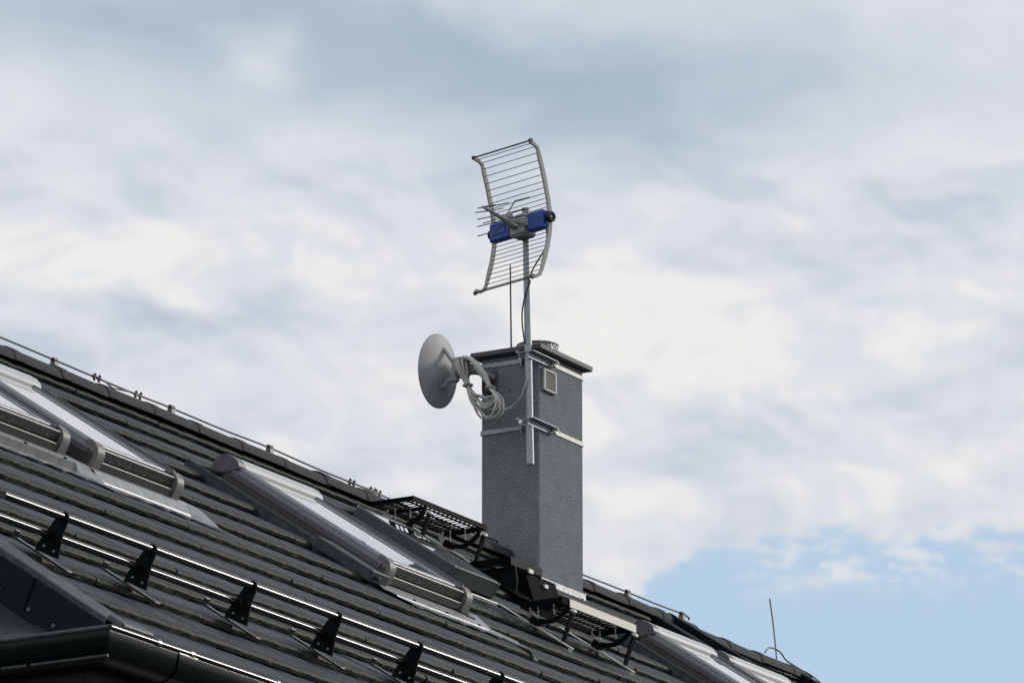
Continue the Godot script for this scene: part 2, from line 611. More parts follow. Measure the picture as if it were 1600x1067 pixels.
func spline(pts: Array, per := 6, closed := false) -> Array:
	var out := []
	var n := pts.size()
	var last := n if closed else n - 1
	for i in last:
		var p0: Vector3 = pts[(i - 1 + n) % n] if closed else pts[maxi(i - 1, 0)]
		var p1: Vector3 = pts[i]
		var p2: Vector3 = pts[(i + 1) % n]
		var p3: Vector3 = pts[(i + 2) % n] if closed else pts[mini(i + 2, n - 1)]
		for k in per:
			out.append(p1.cubic_interpolate(p2, p0, p3, k / float(per)))
	if not closed:
		out.append(pts[n - 1])
	return out


func obj(called: String, st: SurfaceTool, material: Material, parent: Node = self) -> MeshInstance3D:
	var o := MeshInstance3D.new()
	o.mesh = st.commit()
	return hang(called, o, material, parent)


func hang(called: String, o: MeshInstance3D, material: Material, parent: Node = self) -> MeshInstance3D:
	o.name = called
	if material:
		o.material_override = material
	o.cast_shadow = GeometryInstance3D.SHADOW_CASTING_SETTING_ON
	parent.add_child(o, true)
	var p := parent
	while p != self:             # meshes are in the world's frame; take back where their thing stands
		o.position -= p.position
		p = p.get_parent()
	return o


func thing(called: String, label: String, category: String, at: Vector3, group := "") -> Node3D:
	var o := Node3D.new()
	taken[called] = taken.get(called, 0) + 1
	o.name = called if taken[called] == 1 else "%s_%03d" % [called, taken[called] - 1]
	o.position = at
	add_child(o, true)
	return tag(o, label, category, group)


func tag(o: Node, label: String, category: String, group := "", kind := "") -> Node:
	o.set_meta("label", label)
	if category:
		o.set_meta("category", category)
	if group:
		o.set_meta("group", group)
	if kind:
		o.set_meta("kind", kind)
	return o


# ------------------------------------------------------------------ ground
func make_ground() -> void:
	var st := begin()
	var s := 1500.0
	face(st, [Vector3(-s, 0, -s), Vector3(s, 0, -s), Vector3(s, 0, s), Vector3(-s, 0, s)], Vector3(0, -1, 0))
	var g := obj("ground", st, M.ground)
	g.set_meta("kind", "structure")
	g.set_meta("label", "green lawn round the house")


# ------------------------------------------------------------------ the house
var house: Node3D
var tile_spots := []          # [u, row, transform] of the tiles that are built one by one, for the moss


func make_house() -> void:
	house = thing("house", "house with a dark grey mossy tiled roof, roof windows and a grey chimney", "house", Vector3(-4, 0, 0))
	make_shell()
	make_tiles()
	make_ridge()
	make_verge()
	make_gutters()
	make_windows()
	make_hatch()
	make_chimney()


func make_shell() -> void:
	# walls, the deck under the tiles, the rear slope
	var st := begin()
	wbox(st, Vector3(-8.45, -7.6, -3.2), Vector3(2.9, -2.32, 2.78), 0.01)
	obj("wall", st, M.wall, house)
	# gable ends under the roof
	for x in [-8.45, 2.70]:
		st = begin()
		var t := Transform3D(Basis(Vector3(0, 0, 1), Vector3(0, 1, 0), Vector3(-1, 0, 0)), BASE + Vector3(x, 0, 0))
		prism(st, t, [Vector2(-3.2, -2.32), Vector2(2.78, -2.32), Vector2(2.78, -1.98), Vector2(-0.22, 0.05), Vector2(-3.2, -1.98)], -0.2, 0.0)
		obj("gable", st, M.wall, house)
	st = begin()
	rbox(st, -8.68, 2.42, RIDGE_V + 0.03, 3.93, -0.12, -0.035, 0.0)
	obj("roof_deck", st, M.deck, house)
	# the rear slope mirrors the front one about the ridge
	st = begin()
	var zr := RIDGE_V * cp
	var back := Transform3D(Basis(Vector3(1, 0, 0), Vector3(0, cp, -sp), Vector3(0, -sp, -cp)), BASE + Vector3(0, -zr * tan(PITCH), zr))
	box(st, back, Vector3(-8.70, -0.10, 0.0), Vector3(2.45, 0.012, 4.2), 0.002)
	obj("rear_slope", st, M.ridge, house)


# the outline of a tile's top across its width: two broad flat rolls with a narrow groove between
func tile_top(x: float) -> float:
	var h := 0.0005 * cos(TAU * (x - 0.093) / 0.15)
	for g in [0.018, 0.168, 0.318]:
		h -= 0.0012 * exp(-pow((x - g) / 0.014, 2.0))
	return h


func tile_mesh(variant: int) -> ArrayMesh:
	var r := RandomNumberGenerator.new()
	r.seed = 100 + variant
	var st := begin()
	var xs := [0.0, 0.010, 0.018, 0.026, 0.045, 0.075, 0.110, 0.145, 0.160, 0.168, 0.176, 0.195, 0.225, 0.265, 0.299, 0.3035]
	var w := 0.3035
	var thick := 0.0275 + r.randf_range(-0.002, 0.002)
	var zs := [-0.34, -0.095, -0.075, -0.035, -0.016, -0.005, 0.0]
	var fall := [0.0, 0.0, 0.0, 0.0, 0.0018, 0.0065, 0.0125]
	var lean := [-0.1, -0.1, -0.1, -0.05, 0.25, 0.75, 1.3]
	var top := []
	var tints := []
	for z in zs:
		var tint_row := []
		for x in xs:
			var wash := Color(1, 1, 1)
			if z > -0.05:
				wash = Color(0.92, 0.95, 0.88).lerp(Color(0.34, 0.41, 0.20), r.randf_range(0.65, 1.0) if z > -0.02 else r.randf_range(0.0, 0.45))
			tint_row.append(wash)
		tints.append(tint_row)
		var row := []
		for x in xs:
			var y: float = tile_top(x) + 0.030 * (1.0 + z / GAUGE) - (0.001 if x > 0.30 else 0.0)
			if z > -0.08 and z < -0.03:
				# a short drip notch in the groove, just above the front
				for g in [0.018, 0.168]:
					y -= 0.010 * exp(-pow((x - g) / 0.007, 2.0))
			y -= fall[zs.find(z)] + (r.randf_range(0.0, 0.0012) if z == 0.0 else 0.0)
			row.append(Vector3(x, y, z + (r.randf_range(-0.002, 0.002) if z == 0.0 else 0.0)))
		top.append(row)
	for j in zs.size() - 1:
		for i in xs.size() - 1:
			var q := []
			for k in [[j, i], [j, i + 1], [j + 1, i + 1], [j + 1, i]]:
				var p: Vector3 = top[k[0]][k[1]]
				var slope: float = (tile_top(p.x + 0.004) - tile_top(p.x - 0.004)) / 0.008
				q.append([p, Vector3(-slope, 1.0, lean[k[0]]).normalized(), tints[k[0]][k[1]]])
			for tri in [[q[0], q[1], q[2]], [q[0], q[2], q[3]]]:
				var nn: Vector3 = (tri[2][0] - tri[0][0]).cross(tri[1][0] - tri[0][0])
				if nn.y < 0.0:
					tri = [tri[0], tri[2], tri[1]]
				for c in tri:
					st.set_color(c[2])
					st.set_normal(c[1])
					st.add_vertex(c[0])
	# front edge and underside, a surface of its own for what grows there
	var st2 := begin()
	for i in xs.size() - 1:
		var a: Vector3 = top[6][i]
		var b: Vector3 = top[6][i + 1]
		var la := Vector3(a.x, 0.030 - thick + 0.0, -0.003)
		var lb := Vector3(b.x, 0.030 - thick + 0.0, -0.003)
		var inner := Vector3((a.x + b.x) / 2, a.y - 0.01, -0.05)
		face(st2, [a, b, lb, la], inner)
		face(st2, [la, lb, lb + Vector3(0, 0.004, -0.05), la + Vector3(0, 0.004, -0.05)], Vector3(0.15, 0.02, -0.03))
	for s in [0, xs.size() - 1]:
		var a: Vector3 = top[6][s]
		var c: Vector3 = top[0][s]
		st.set_color(Color(1, 1, 1))
		face(st, [a, c, c + Vector3(0, -0.02, 0), a + Vector3(0, -0.014, -0.003)], Vector3(w / 2, 0, -0.1))
	return st2.commit(st.commit())


var holes := [                # where windows, hatch and chimney take the place of tiles: u0, u1, v0, v1
	[-6.78, -5.28, 0.58, 1.59], [-4.10, -3.30, 0.60, 1.60], [-2.88, -2.40, 0.55, 1.14], [-0.72, 0.76, 0.60, 1.70], [-0.40, -0.01, -0.40, 0.01],
]


func blocked(u0: float, u1: float, v0: float, v1: float) -> bool:
	for q in holes:
		if u0 > q[0] - 0.02 and u1 < q[1] + 0.02 and v0 > q[2] - 0.05 and v1 < q[3] + 0.05:
			return true
	return false


func make_tiles() -> void:
	var meshes := []
	for i in 6:
		meshes.append(tile_mesh(i))
	var cam := Vector3(-22.7643, 1.6192, 12.7715)
	var all := []
	for row in range(-1, 14):
		var v := EAVE_V - GAUGE * row
		for i in 32:
			var u := -8.72 + 0.30 * i
			if u > 0.92:
				continue
			all.append([u, row, v])
		for i in 5:
			var u2 := 1.16 + 0.27 * i
			all.append([u2, row, v])
	var shown := []
	var rest := []
	var fwd := Vector3(cos(deg_to_rad(30.01)) * cos(deg_to_rad(15.46)), sin(deg_to_rad(15.46)), -sin(deg_to_rad(30.01)) * cos(deg_to_rad(15.46)))
	var right := fwd.cross(Vector3.UP).normalized()
	var up := right.cross(fwd)
	for a in all:
		var covered := blocked(a[0], a[0] + 0.30, a[2] - GAUGE, a[2])
		if covered:
			continue
		var p := R(a[0] + 0.15, a[2], 0.02) - cam
		var z := p.dot(fwd)
		var px := p.dot(right) / z * 9182.0
		var py := -p.dot(up) / z * 9182.0
		a.append(z)
		if absf(px) < 830.0 and absf(py) < 560.0 and a[0] < 0.95:
			shown.append(a)
		else:
			rest.append(a)
	shown.sort_custom(func(x, y): return x[3] < y[3])
	while shown.size() > 296:
		rest.append(shown.pop_back())
	var together := begin()
	var fronts := begin()
	var pick := RandomNumberGenerator.new()
	pick.seed = 8
	for pass_ in 2:
		for a in (shown if pass_ == 0 else rest):
			var tilt := Basis(Vector3(0, 0, 1), pick.randf_range(-0.0018, 0.0018)) * Basis(Vector3(0, 1, 0), pick.randf_range(-0.004, 0.004)) * Basis(Vector3(1, 0, 0), pick.randf_range(-0.005, 0.005))
			var t := TR * Transform3D(tilt, Vector3(a[0], pick.randf_range(-0.0004, 0.0008), a[2] + pick.randf_range(-0.004, 0.004)))
			var m: ArrayMesh = meshes[pick.randi() % 6]
			tile_spots.append([a[0], a[1], t, pass_])
			if pass_ == 0:
				var o := MeshInstance3D.new()
				o.mesh = m
				o.transform = t
				hang("roof_tile", o, null, house)
				o.set_surface_override_material(0, M["tile%d" % (pick.randi() % 5)])
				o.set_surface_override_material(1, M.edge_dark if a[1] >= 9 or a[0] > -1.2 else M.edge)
			else:
				together.append_from(m, 0, t)
				fronts.append_from(m, 1, t)
	var both := fronts.commit(together.commit())
	both.surface_set_material(0, M.tile1)
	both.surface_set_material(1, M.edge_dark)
	var far := MeshInstance3D.new()
	far.mesh = both
	hang("farther_roof_tiles", far, null, house)
	far.set_meta("kind", "stuff")


func make_ridge() -> void:
	# capping tiles, each a shallow arch, thicker collar at the end that overlaps the next
	var c := Vector3(0, -RIDGE_V * sp, RIDGE_V * cp)
	var step := 0.335
	var u := -8.72
	var r := RandomNumberGenerator.new()
	r.seed = 21
	while u < 2.45:
		if u > 1.5 and u < 1.6:
			u += 0.02
		var low := -0.016 if u > 1.05 else 0.0
		var st := begin()
		var u1 := minf(u + step + 0.03, 2.5)
		var rows := [[u, -0.003], [u + 0.003, 0.004], [u + 0.05, 0.0045], [u + 0.07, 0.001], [u + 0.2, 0.0], [u1, -0.001]]
		var dy := r.randf_range(-0.002, 0.003)
		var tilt := r.randf_range(-0.005, 0.005)
		var rings := []
		var outs := []
		for q in rows:
			var ring := []
			var out := []
			for k in 13:
				var a := PI * (k / 12.0)
				var hz: float = cos(a) * (0.092 + q[1])
				var hy: float = -0.034 + 0.067 * pow(sin(a), 0.85) + q[1] * sin(a) + dy + low + tilt * (q[0] - u) / step
				ring.append(L(q[0], c.y + 0.026 + hy, c.z + hz))
				out.append(Vector3(0, sin(a) * 1.1 + 0.05, cos(a)).normalized())
			rings.append(ring)
			outs.append(out)
		for j in rows.size() - 1:
			for k in 12:
				var q := [[rings[j][k], outs[j][k]], [rings[j][k + 1], outs[j][k + 1]], [rings[j + 1][k + 1], outs[j + 1][k + 1]], [rings[j + 1][k], outs[j + 1][k]]]
				smooth(st, q[0], q[1], q[2])
				smooth(st, q[0], q[2], q[3])
		face(st, rings[0], rings[1][6])
		obj("ridge_tile", st, M.ridge, house)
		u += step
	# mortar and vent strip under the caps
	var st2 := begin()
	rbox(st2, -8.70, 2.42, RIDGE_V + 0.01, RIDGE_V + 0.062, -0.03, 0.034, 0.004)
	obj("ridge_vent_strip", st2, M.black, house)


func make_verge() -> void:
	# left edge of the roof: flanged edge tiles, a dark sheet face below them with screws, a sheet pent roof
	for row in range(-1, 14):
		var v := EAVE_V - GAUGE * row
		var st := begin()
		rbox(st, -8.765, -8.600, v - 0.300, v + 0.003, -0.02, 0.0345 + 0.0015 * (row % 2), 0.004)
		obj("verge_tile", st, M.verge, house)
	var st := begin()
	var t := Transform3D(Basis(Vector3(0, 0, 1), Vector3(0, 1, 0), Vector3(-1, 0, 0)), L(-8.750, 0, 0))
	var k := tan(PITCH)
	var top := func(z): return -z * k + 0.018
	prism(st, t, [Vector2(-0.3, top.call(-0.3)), Vector2(3.345, top.call(3.345)), Vector2(3.345, top.call(3.345) - 0.085), Vector2(3.15, top.call(3.15) - 0.135), Vector2(-0.3, top.call(-0.3) - 0.135)], 0.0, 0.028)
	var vf := obj("verge_board", st, M.darksheet, house)
	for z in [2.70, 2.93, 3.04, 3.13]:
		st = begin()
		lathe(st, Transform3D(Basis(Vector3(0, 0, 1), Vector3(-1, 0, 0), Vector3(0, 1, 0)), L(-8.776, top.call(z) - 0.105, z)), [[0.0, 0.006], [0.006, 0.006], [0.008, 0.0]], 8)
		obj("screw", st, M.rod, vf)
	st = begin()
	bar(st, L(-8.780, top.call(3.06), 3.06), L(-8.780, top.call(3.02) - 0.12, 3.02), 0.002, 0.006, Vector3(-1, 0, 0), 0.0005)
	obj("seam", st, M.darksheet, vf)
	# end block where the verge meets the eave
	st = begin()
	rbox(st, -8.765, -8.60, 3.95, 4.02, -0.06, 0.046, 0.006)
	obj("verge_end", st, M.greysheet, house)
	# the pent roof along the gable
	st = begin()
	var pts := [L(-8.83, -2.235, -0.5), L(-8.83, -2.235, 3.24), L(-8.50, -2.005, 2.80), L(-8.50, -2.005, -0.5)]
	var inner := L(-8.5, -2.3, 1.5)
	face(st, pts, inner)
	var low := []
	for p in pts:
		low.append(p + Vector3(0, -0.03, 0))
	face(st, low, L(-8.6, -1.9, 1.5))
	face(st, [pts[1], pts[2], low[2], low[1]], inner)
	obj("pent_roof", st, M.pent, house)
	# right-hand joint: a raised dark metal strip down the slope, and the end of the roof
	st = begin()
	rbox(st, 0.93, 1.15, RIDGE_V + 0.02, 3.9, 0.0, 0.045, 0.004)
	rbox(st, 1.10, 1.15, RIDGE_V + 0.02, 3.9, 0.045, 0.075, 0.004)
	obj("joint_flashing", st, M.darksheet, house)
	st = begin()
	rbox(st, 2.41, 2.48, RIDGE_V, 3.95, -0.14, 0.05, 0.004)
	obj("verge_board", st, M.darksheet, house)


func half_gutter(st: SurfaceTool, a: Vector3, b: Vector3, out: Vector3, mitre_a := 0.0, mitre_b := 0.0) -> void:
	# a box gutter with rounded lower front and a rolled lip; a and b are on the lip, out points away from the wall
	var prof := [Vector2(0.0, 0.0), Vector2(0.004, -0.012), Vector2(0.0, -0.03), Vector2(-0.006, -0.058), Vector2(-0.024, -0.080), Vector2(-0.055, -0.092), Vector2(-0.095, -0.092), Vector2(-0.115, -0.08), Vector2(-0.125, -0.03), Vector2(-0.125, 0.012)]
	var n := prof.size()
	var inside := Vector2(-0.06, -0.03)
	for side in 2:
		for i in n - 1:
			var q := []
			for k in [[i, a], [i + 1, a], [i + 1, b], [i, b]]:
				var p: Vector2 = prof[k[0]]
				if side:
					p = p.lerp(inside, 0.05)
				var e: Vector2 = (prof[mini(k[0] + 1, n - 1)] - prof[maxi(k[0] - 1, 0)])
				var nn := Vector2(-e.y, e.x).normalized()
				if nn.dot(p - inside) < 0:
					nn = -nn
				if side:
					nn = -nn
				var base: Vector3 = k[1]
				if k[1] == a:
					base += (b - a).normalized() * -p.x * mitre_a
				else:
					base += (a - b).normalized() * -p.x * mitre_b
				q.append([base + out * p.x + Vector3(0, p.y, 0), (out * nn.x + Vector3(0, nn.y, 0)).normalized()])
			smooth(st, q[0], q[1], q[2])
			smooth(st, q[0], q[2], q[3])


func make_gutters() -> void:
	var corner := L(-8.885, -2.222, 3.40)
	var st := begin()
	half_gutter(st, corner, L(2.6, -2.222, 3.40), Vector3(0, 0, 1), 1.0, 0.0)
	var g := obj("gutter", st, M.gutter, house)
	st = begin()
	tube(st, [corner + Vector3(0.0, 0, 0), L(2.6, -2.222, 3.40)], 0.0095, 10)
	obj("rolled_lip", st, M.gloss, g)
	for x in [-8.64, -8.46, -7.98, -6.9]:
		st = begin()
		tube(st, [L(x, -2.222, 3.40), L(x + 0.02, -2.222, 3.40)], 0.0115, 10)
		wbox(st, Vector3(x, -2.225, 3.27), Vector3(x + 0.02, -2.214, 3.40), 0.002)
		obj("gutter_clip", st, M.chrome, g)
	for x in [-8.52]:
		st = begin()
		half_gutter(st, L(x, -2.224, 3.404), L(x + 0.10, -2.224, 3.404), Vector3(0, 0, 1))
		obj("gutter_joint", st, M.gutter, g)
	st = begin()
	half_gutter(st, L(-8.885, -2.222, -3.0), corner, Vector3(-1, 0, 0), 0.0, 1.0)
	var g2 := obj("gutter", st, M.gutter, house)
	st = begin()
	tube(st, [L(-8.885, -2.222, -3.0), corner], 0.0085, 10)
	obj("rolled_lip", st, M.greysheet, g2)
	st = begin()
	for q in [[-3.0, 2.98], [3.01, 3.10], [3.115, 3.385]]:
		tube(st, [L(-8.868, -2.302, q[0]), L(-8.868, -2.302, q[1])], 0.005, 8)
	obj("lower_bead", st, M.greysheet, g2)
	st = begin()
	# fascia boards and the boarded soffit
	st = begin()
	wbox(st, Vector3(-8.77, -2.40, 3.24), Vector3(2.5, -2.21, 3.265), 0.003)
	obj("fascia", st, M.soffit, house)
	st = begin()
	wbox(st, Vector3(-8.77, -2.40, -3.0), Vector3(-8.745, -2.24, 3.24), 0.003)
	obj("fascia", st, M.soffit, house)
	for i in 5:
		st = begin()
		wbox(st, Vector3(-8.74, -2.40, 2.785 + i * 0.092), Vector3(2.5, -2.385, 2.785 + i * 0.092 + 0.088), 0.003)
		obj("soffit_board", st, M.soffit, house)


# ------------------------------------------------------------------ roof windows
func on_tiles(v: float) -> float:
	# how high the tiles' tops lie at v, crowns included
	return 0.034 if v < 1.616 else 0.030 * fposmod(v - EAVE_V, GAUGE) / GAUGE + 0.008


func roof_window(u0: float, u1: float, v0: float, v1: float, label: String, left_flash: bool, apron: Array) -> void:
	var top := 0.122
	# the outer frame: two jambs, head and sill
	var st := begin()
	rbox(st, u0, u0 + 0.035, v0, v1, -0.02, 0.088, 0.004)
	rbox(st, u1 - 0.035, u1, v0, v1, -0.02, 0.088, 0.004)
	rbox(st, u0 + 0.034, u1 - 0.034, v0, v0 + 0.05, -0.02, 0.088, 0.004)
	rbox(st, u0 + 0.034, u1 - 0.034, v1 - 0.05, v1 - 0.002, -0.02, 0.060, 0.004)
	var w := obj("roof_window", st, M.bronze, house)
	w.set_meta("label", label)
	# cladding on top of the jambs
	for s in [u0 - 0.004, u1 - 0.058]:
		st = begin()
		var left: bool = s < (u0 + u1) / 2
		var slant := [Vector2(0.0, 0.070), Vector2(0.0, 0.090), Vector2(0.018, 0.112), Vector2(0.056, 0.119), Vector2(0.062, 0.116), Vector2(0.062, 0.080)]
		var pr := []
		for p in slant:
			pr.append(Vector2(s + p.x if left else s + 0.062 - p.x, p.y))
		prism(st, Transform3D(TR.basis, TR.origin), pr, v0 + 0.03, v1 - 0.03)
		if not left:
			rbox(st, s + 0.044, s + 0.052, v0 + 0.05, v1 - 0.05, 0.114, 0.124, 0.002)
		obj("jamb_cladding", st, M.frame, w)
	# sash and its pane
	st = begin()
	rbox(st, u0 + 0.060, u0 + 0.082, v0 + 0.06, v1 - 0.05, 0.075, 0.1125, 0.002)
	rbox(st, u1 - 0.082, u1 - 0.060, v0 + 0.06, v1 - 0.05, 0.075, 0.1125, 0.002)
	rbox(st, u0 + 0.081, u1 - 0.081, v1 - 0.085, v1 - 0.045, 0.075, 0.1125, 0.002)
	obj("sash", st, M.lead, w)
	st = begin()
	rbox(st, u0 + 0.06, u1 - 0.06, v0 + 0.03, v1 - 0.055, 0.100, 0.110, 0.001)
	obj("pane", st, M.glass, w)
	# hood over the head: a rounded profile
	st = begin()
	var prof := [Vector2(-0.070, 0.05), Vector2(-0.068, 0.095), Vector2(-0.056, 0.122), Vector2(-0.03, 0.135), Vector2(0.005, 0.137), Vector2(0.030, 0.130), Vector2(0.044, 0.119), Vector2(0.046, 0.108), Vector2(0.0, 0.07)]
	var ou: Array = []
	for p in prof:
		ou.append(p)
	var t := Transform3D(Basis(TR.basis.z, TR.basis.y, -TR.basis.x), R(0, v0, 0))
	prism(st, t, ou, -(u1 - 0.004), -(u0 + 0.050), true)
	obj("hood", st, M.hood, w)
	st = begin()
	var big: Array = []
	for p in prof:
		big.append(p + (p - Vector2(-0.015, 0.09)) * 0.03)
	prism(st, t, big, -(u0 + 0.050), -(u0 - 0.003), false)
	obj("hood_end", st, M.frame, w)
	# sill: two stepped bars
	st = begin()
	rbox(st, u0 + 0.05, u1 - 0.05, v1 - 0.046, v1 - 0.004, 0.068, 0.108, 0.003)
	obj("upper_sill_bar", st, M.bronze, w)
	st = begin()
	rbox(st, u0 + 0.02, u1 - 0.02, v1 - 0.03, v1 + 0.014, 0.036, 0.0665, 0.0025)
	obj("lower_sill_bar", st, M.bronze, w)
	# rounded corner pieces
	for s in [u0 + 0.024, u1 - 0.024]:
		st = begin()
		var cprof := [Vector2(-0.060, 0.07), Vector2(-0.060, 0.117), Vector2(-0.035, 0.122), Vector2(-0.014, 0.118), Vector2(0.004, 0.108), Vector2(0.015, 0.092), Vector2(0.020, 0.070), Vector2(0.020, 0.034), Vector2(0.0, 0.030), Vector2(-0.03, 0.05)]
		prism(st, Transform3D(Basis(TR.basis.z, TR.basis.y, -TR.basis.x), R(0, v1, 0)), cprof, -(s + 0.022), -(s - 0.022), true)
		obj("corner_cap", st, M.capgrey, w)
	# little drops of water and light fittings on the bars
	for k in 6:
		var u := lerpf(u0 + 0.09, u1 - 0.08, [0.06, 0.2, 0.33, 0.36, 0.62, 0.9][k])
		st = begin()
		lathe(st, Transform3D(Basis(TR.basis.x, TR.basis.z, -TR.basis.y), R(u, v1 - 0.004, 0.074 + 0.008 * (k % 2))), [[0.0, 0.003], [0.002, 0.002], [0.0026, 0.0]], 6)
		obj("drop", st, M.strap, w)
	# flashing: strips beside the frame and a soft apron below
	for s in ([[u0 - 0.10, u0], [u1, u1 + 0.06]] if left_flash else [[u1, u1 + 0.06]]):
		st = begin()
		rbox(st, s[0], s[1], v0 - 0.12, v1 + 0.03, 0.002, 0.034, 0.002)
		if s[0] < u0:
			rbox(st, s[0], s[0] + 0.012, v0 - 0.12, v1 + 0.06, 0.034, 0.050, 0.002)
		obj("side_flashing", st, M.greysheet, w)
	if left_flash:
		st = begin()
		rbox(st, u0 - 0.135, u0 - 0.003, v1 - 0.26, v1 + 0.04, 0.020, 0.066, 0.003)
		obj("corner_flashing", st, M.greysheet, w)
	st = begin()
	var a0: float = apron[0]
	var a1: float = apron[1]
	var deep: float = apron[2]
	var n := 40
	var prev := []
	for i in n + 1:
		var f := i / float(n)
		var u := lerpf(a0, a1, f)
		var ripple := 0.010 * sin(u * TAU / 0.15) + 0.006 * sin(u * 51.0)
		var end := deep * (1.0 if f < 0.85 else 1.0 + 0.5 * (f - 0.85) / 0.15)
		var col := [R(u, v1 - 0.02, 0.034), R(u, v1 + 0.07, on_tiles(v1 + 0.07) + 0.006), R(u, v1 + end * 0.62, on_tiles(v1 + end * 0.62) + 0.007), R(u, v1 + end * 0.64, on_tiles(v1 + end * 0.64) + 0.003), R(u, v1 + end + ripple, on_tiles(v1 + end) + 0.003 + 0.002 * sin(u * TAU / 0.15)), R(u, v1 + end + ripple + 0.001, on_tiles(v1 + end) - 0.003)]
		if prev:
			for j in col.size() - 1:
				face(st, [prev[j], prev[j + 1], col[j + 1], col[j]], R(u, v1 + 0.1, -1.0))
		prev = col
	var ap := obj("apron", st, M.lead, w)
	for k in 3:
		st = begin()
		lathe(st, Transform3D(Basis(TR.basis.x, TR.basis.y, TR.basis.z), R(lerpf(a0, a1, 0.18 + 0.3 * k), v1 + deep * 0.56, on_tiles(v1 + deep * 0.56) + 0.006)), [[0.007, 0.0], [0.006, 0.006], [0.0, 0.006]], 8)
		obj("screw", st, M.black, ap)


func make_windows() -> void:
	roof_window(-6.63, -6.06, 0.72, 1.50, "roof window cut off by the left edge of the view, left of a twin pair", false, [-6.80, -5.98, 0.185])
	roof_window(-5.93, -5.365, 0.72, 1.535, "second window of the twin pair on the left, its whole sill showing", false, [-5.98, -5.28, 0.185])
	roof_window(-4.005, -3.375, 0.72, 1.60, "single roof window left of the chimney with a pale rounded hood", true, [-4.06, -3.24, 0.22])
	roof_window(-0.640, -0.045, 0.735, 1.60, "roof window to the right of the chimney, nearer of the two there", true, [-0.70, -0.02, 0.2])
	roof_window(0.070, 0.680, 0.735, 1.60, "last roof window at the right, only its hood and upper glass in view", false, [-0.01, 0.74, 0.2])


func make_hatch() -> void:
	var u0 := -2.828
	var u1 := -2.455
	var v0 := 0.552
	var v1 := 1.112
	var st := begin()
	rbox(st, u0, u0 + 0.03, v0, v1, -0.01, 0.118, 0.006)
	rbox(st, u1 - 0.02, u1, v0, v1, -0.01, 0.116, 0.004)
	rbox(st, u0 + 0.029, u1 - 0.019, v0, v0 + 0.03, -0.01, 0.117, 0.004)
	rbox(st, u0 + 0.029, u1 - 0.019, v1 - 0.028, v1 - 0.001, 0.045, 0.117, 0.004)
	var h := obj("roof_hatch", st, M.hatch, house)
	h.set_meta("label", "small framed roof hatch with a glass lid beside the chimney")
	st = begin()
	rbox(st, u0 + 0.03, u1 - 0.02, v0 + 0.03, v1 - 0.0275, 0.100, 0.1145, 0.001)
	obj("pane", st, M.glass, h)
	st = begin()
	rbox(st, u0 - 0.06, u1 + 0.02, v1 + 0.006, v1 + 0.022, 0.018, 0.040, 0.003)
	obj("lower_edge_trim", st, M.strap, h)
	st = begin()
	rbox(st, u0 - 0.07, u0, v0 - 0.05, v1 + 0.05, -0.01, 0.030, 0.002)
	obj("side_flashing", st, M.darksheet, h)
	st = begin()
	rbox(st, u0 - 0.06, u1 + 0.06, v1 + 0.022, v1 + 0.14, -0.01, 0.026, 0.002)
	obj("apron", st, M.darksheet, h)
	for v in [0.70, 1.00]:
		st = begin()
		rbox(st, u0 - 0.022, u0 - 0.002, v, v + 0.06, 0.06, 0.066, 0.001)
		rbox(st, u0 - 0.018, u0 - 0.004, v + 0.022, v + 0.034, 0.04, 0.060, 0.001)
		obj("hinge", st, M.strap, h)


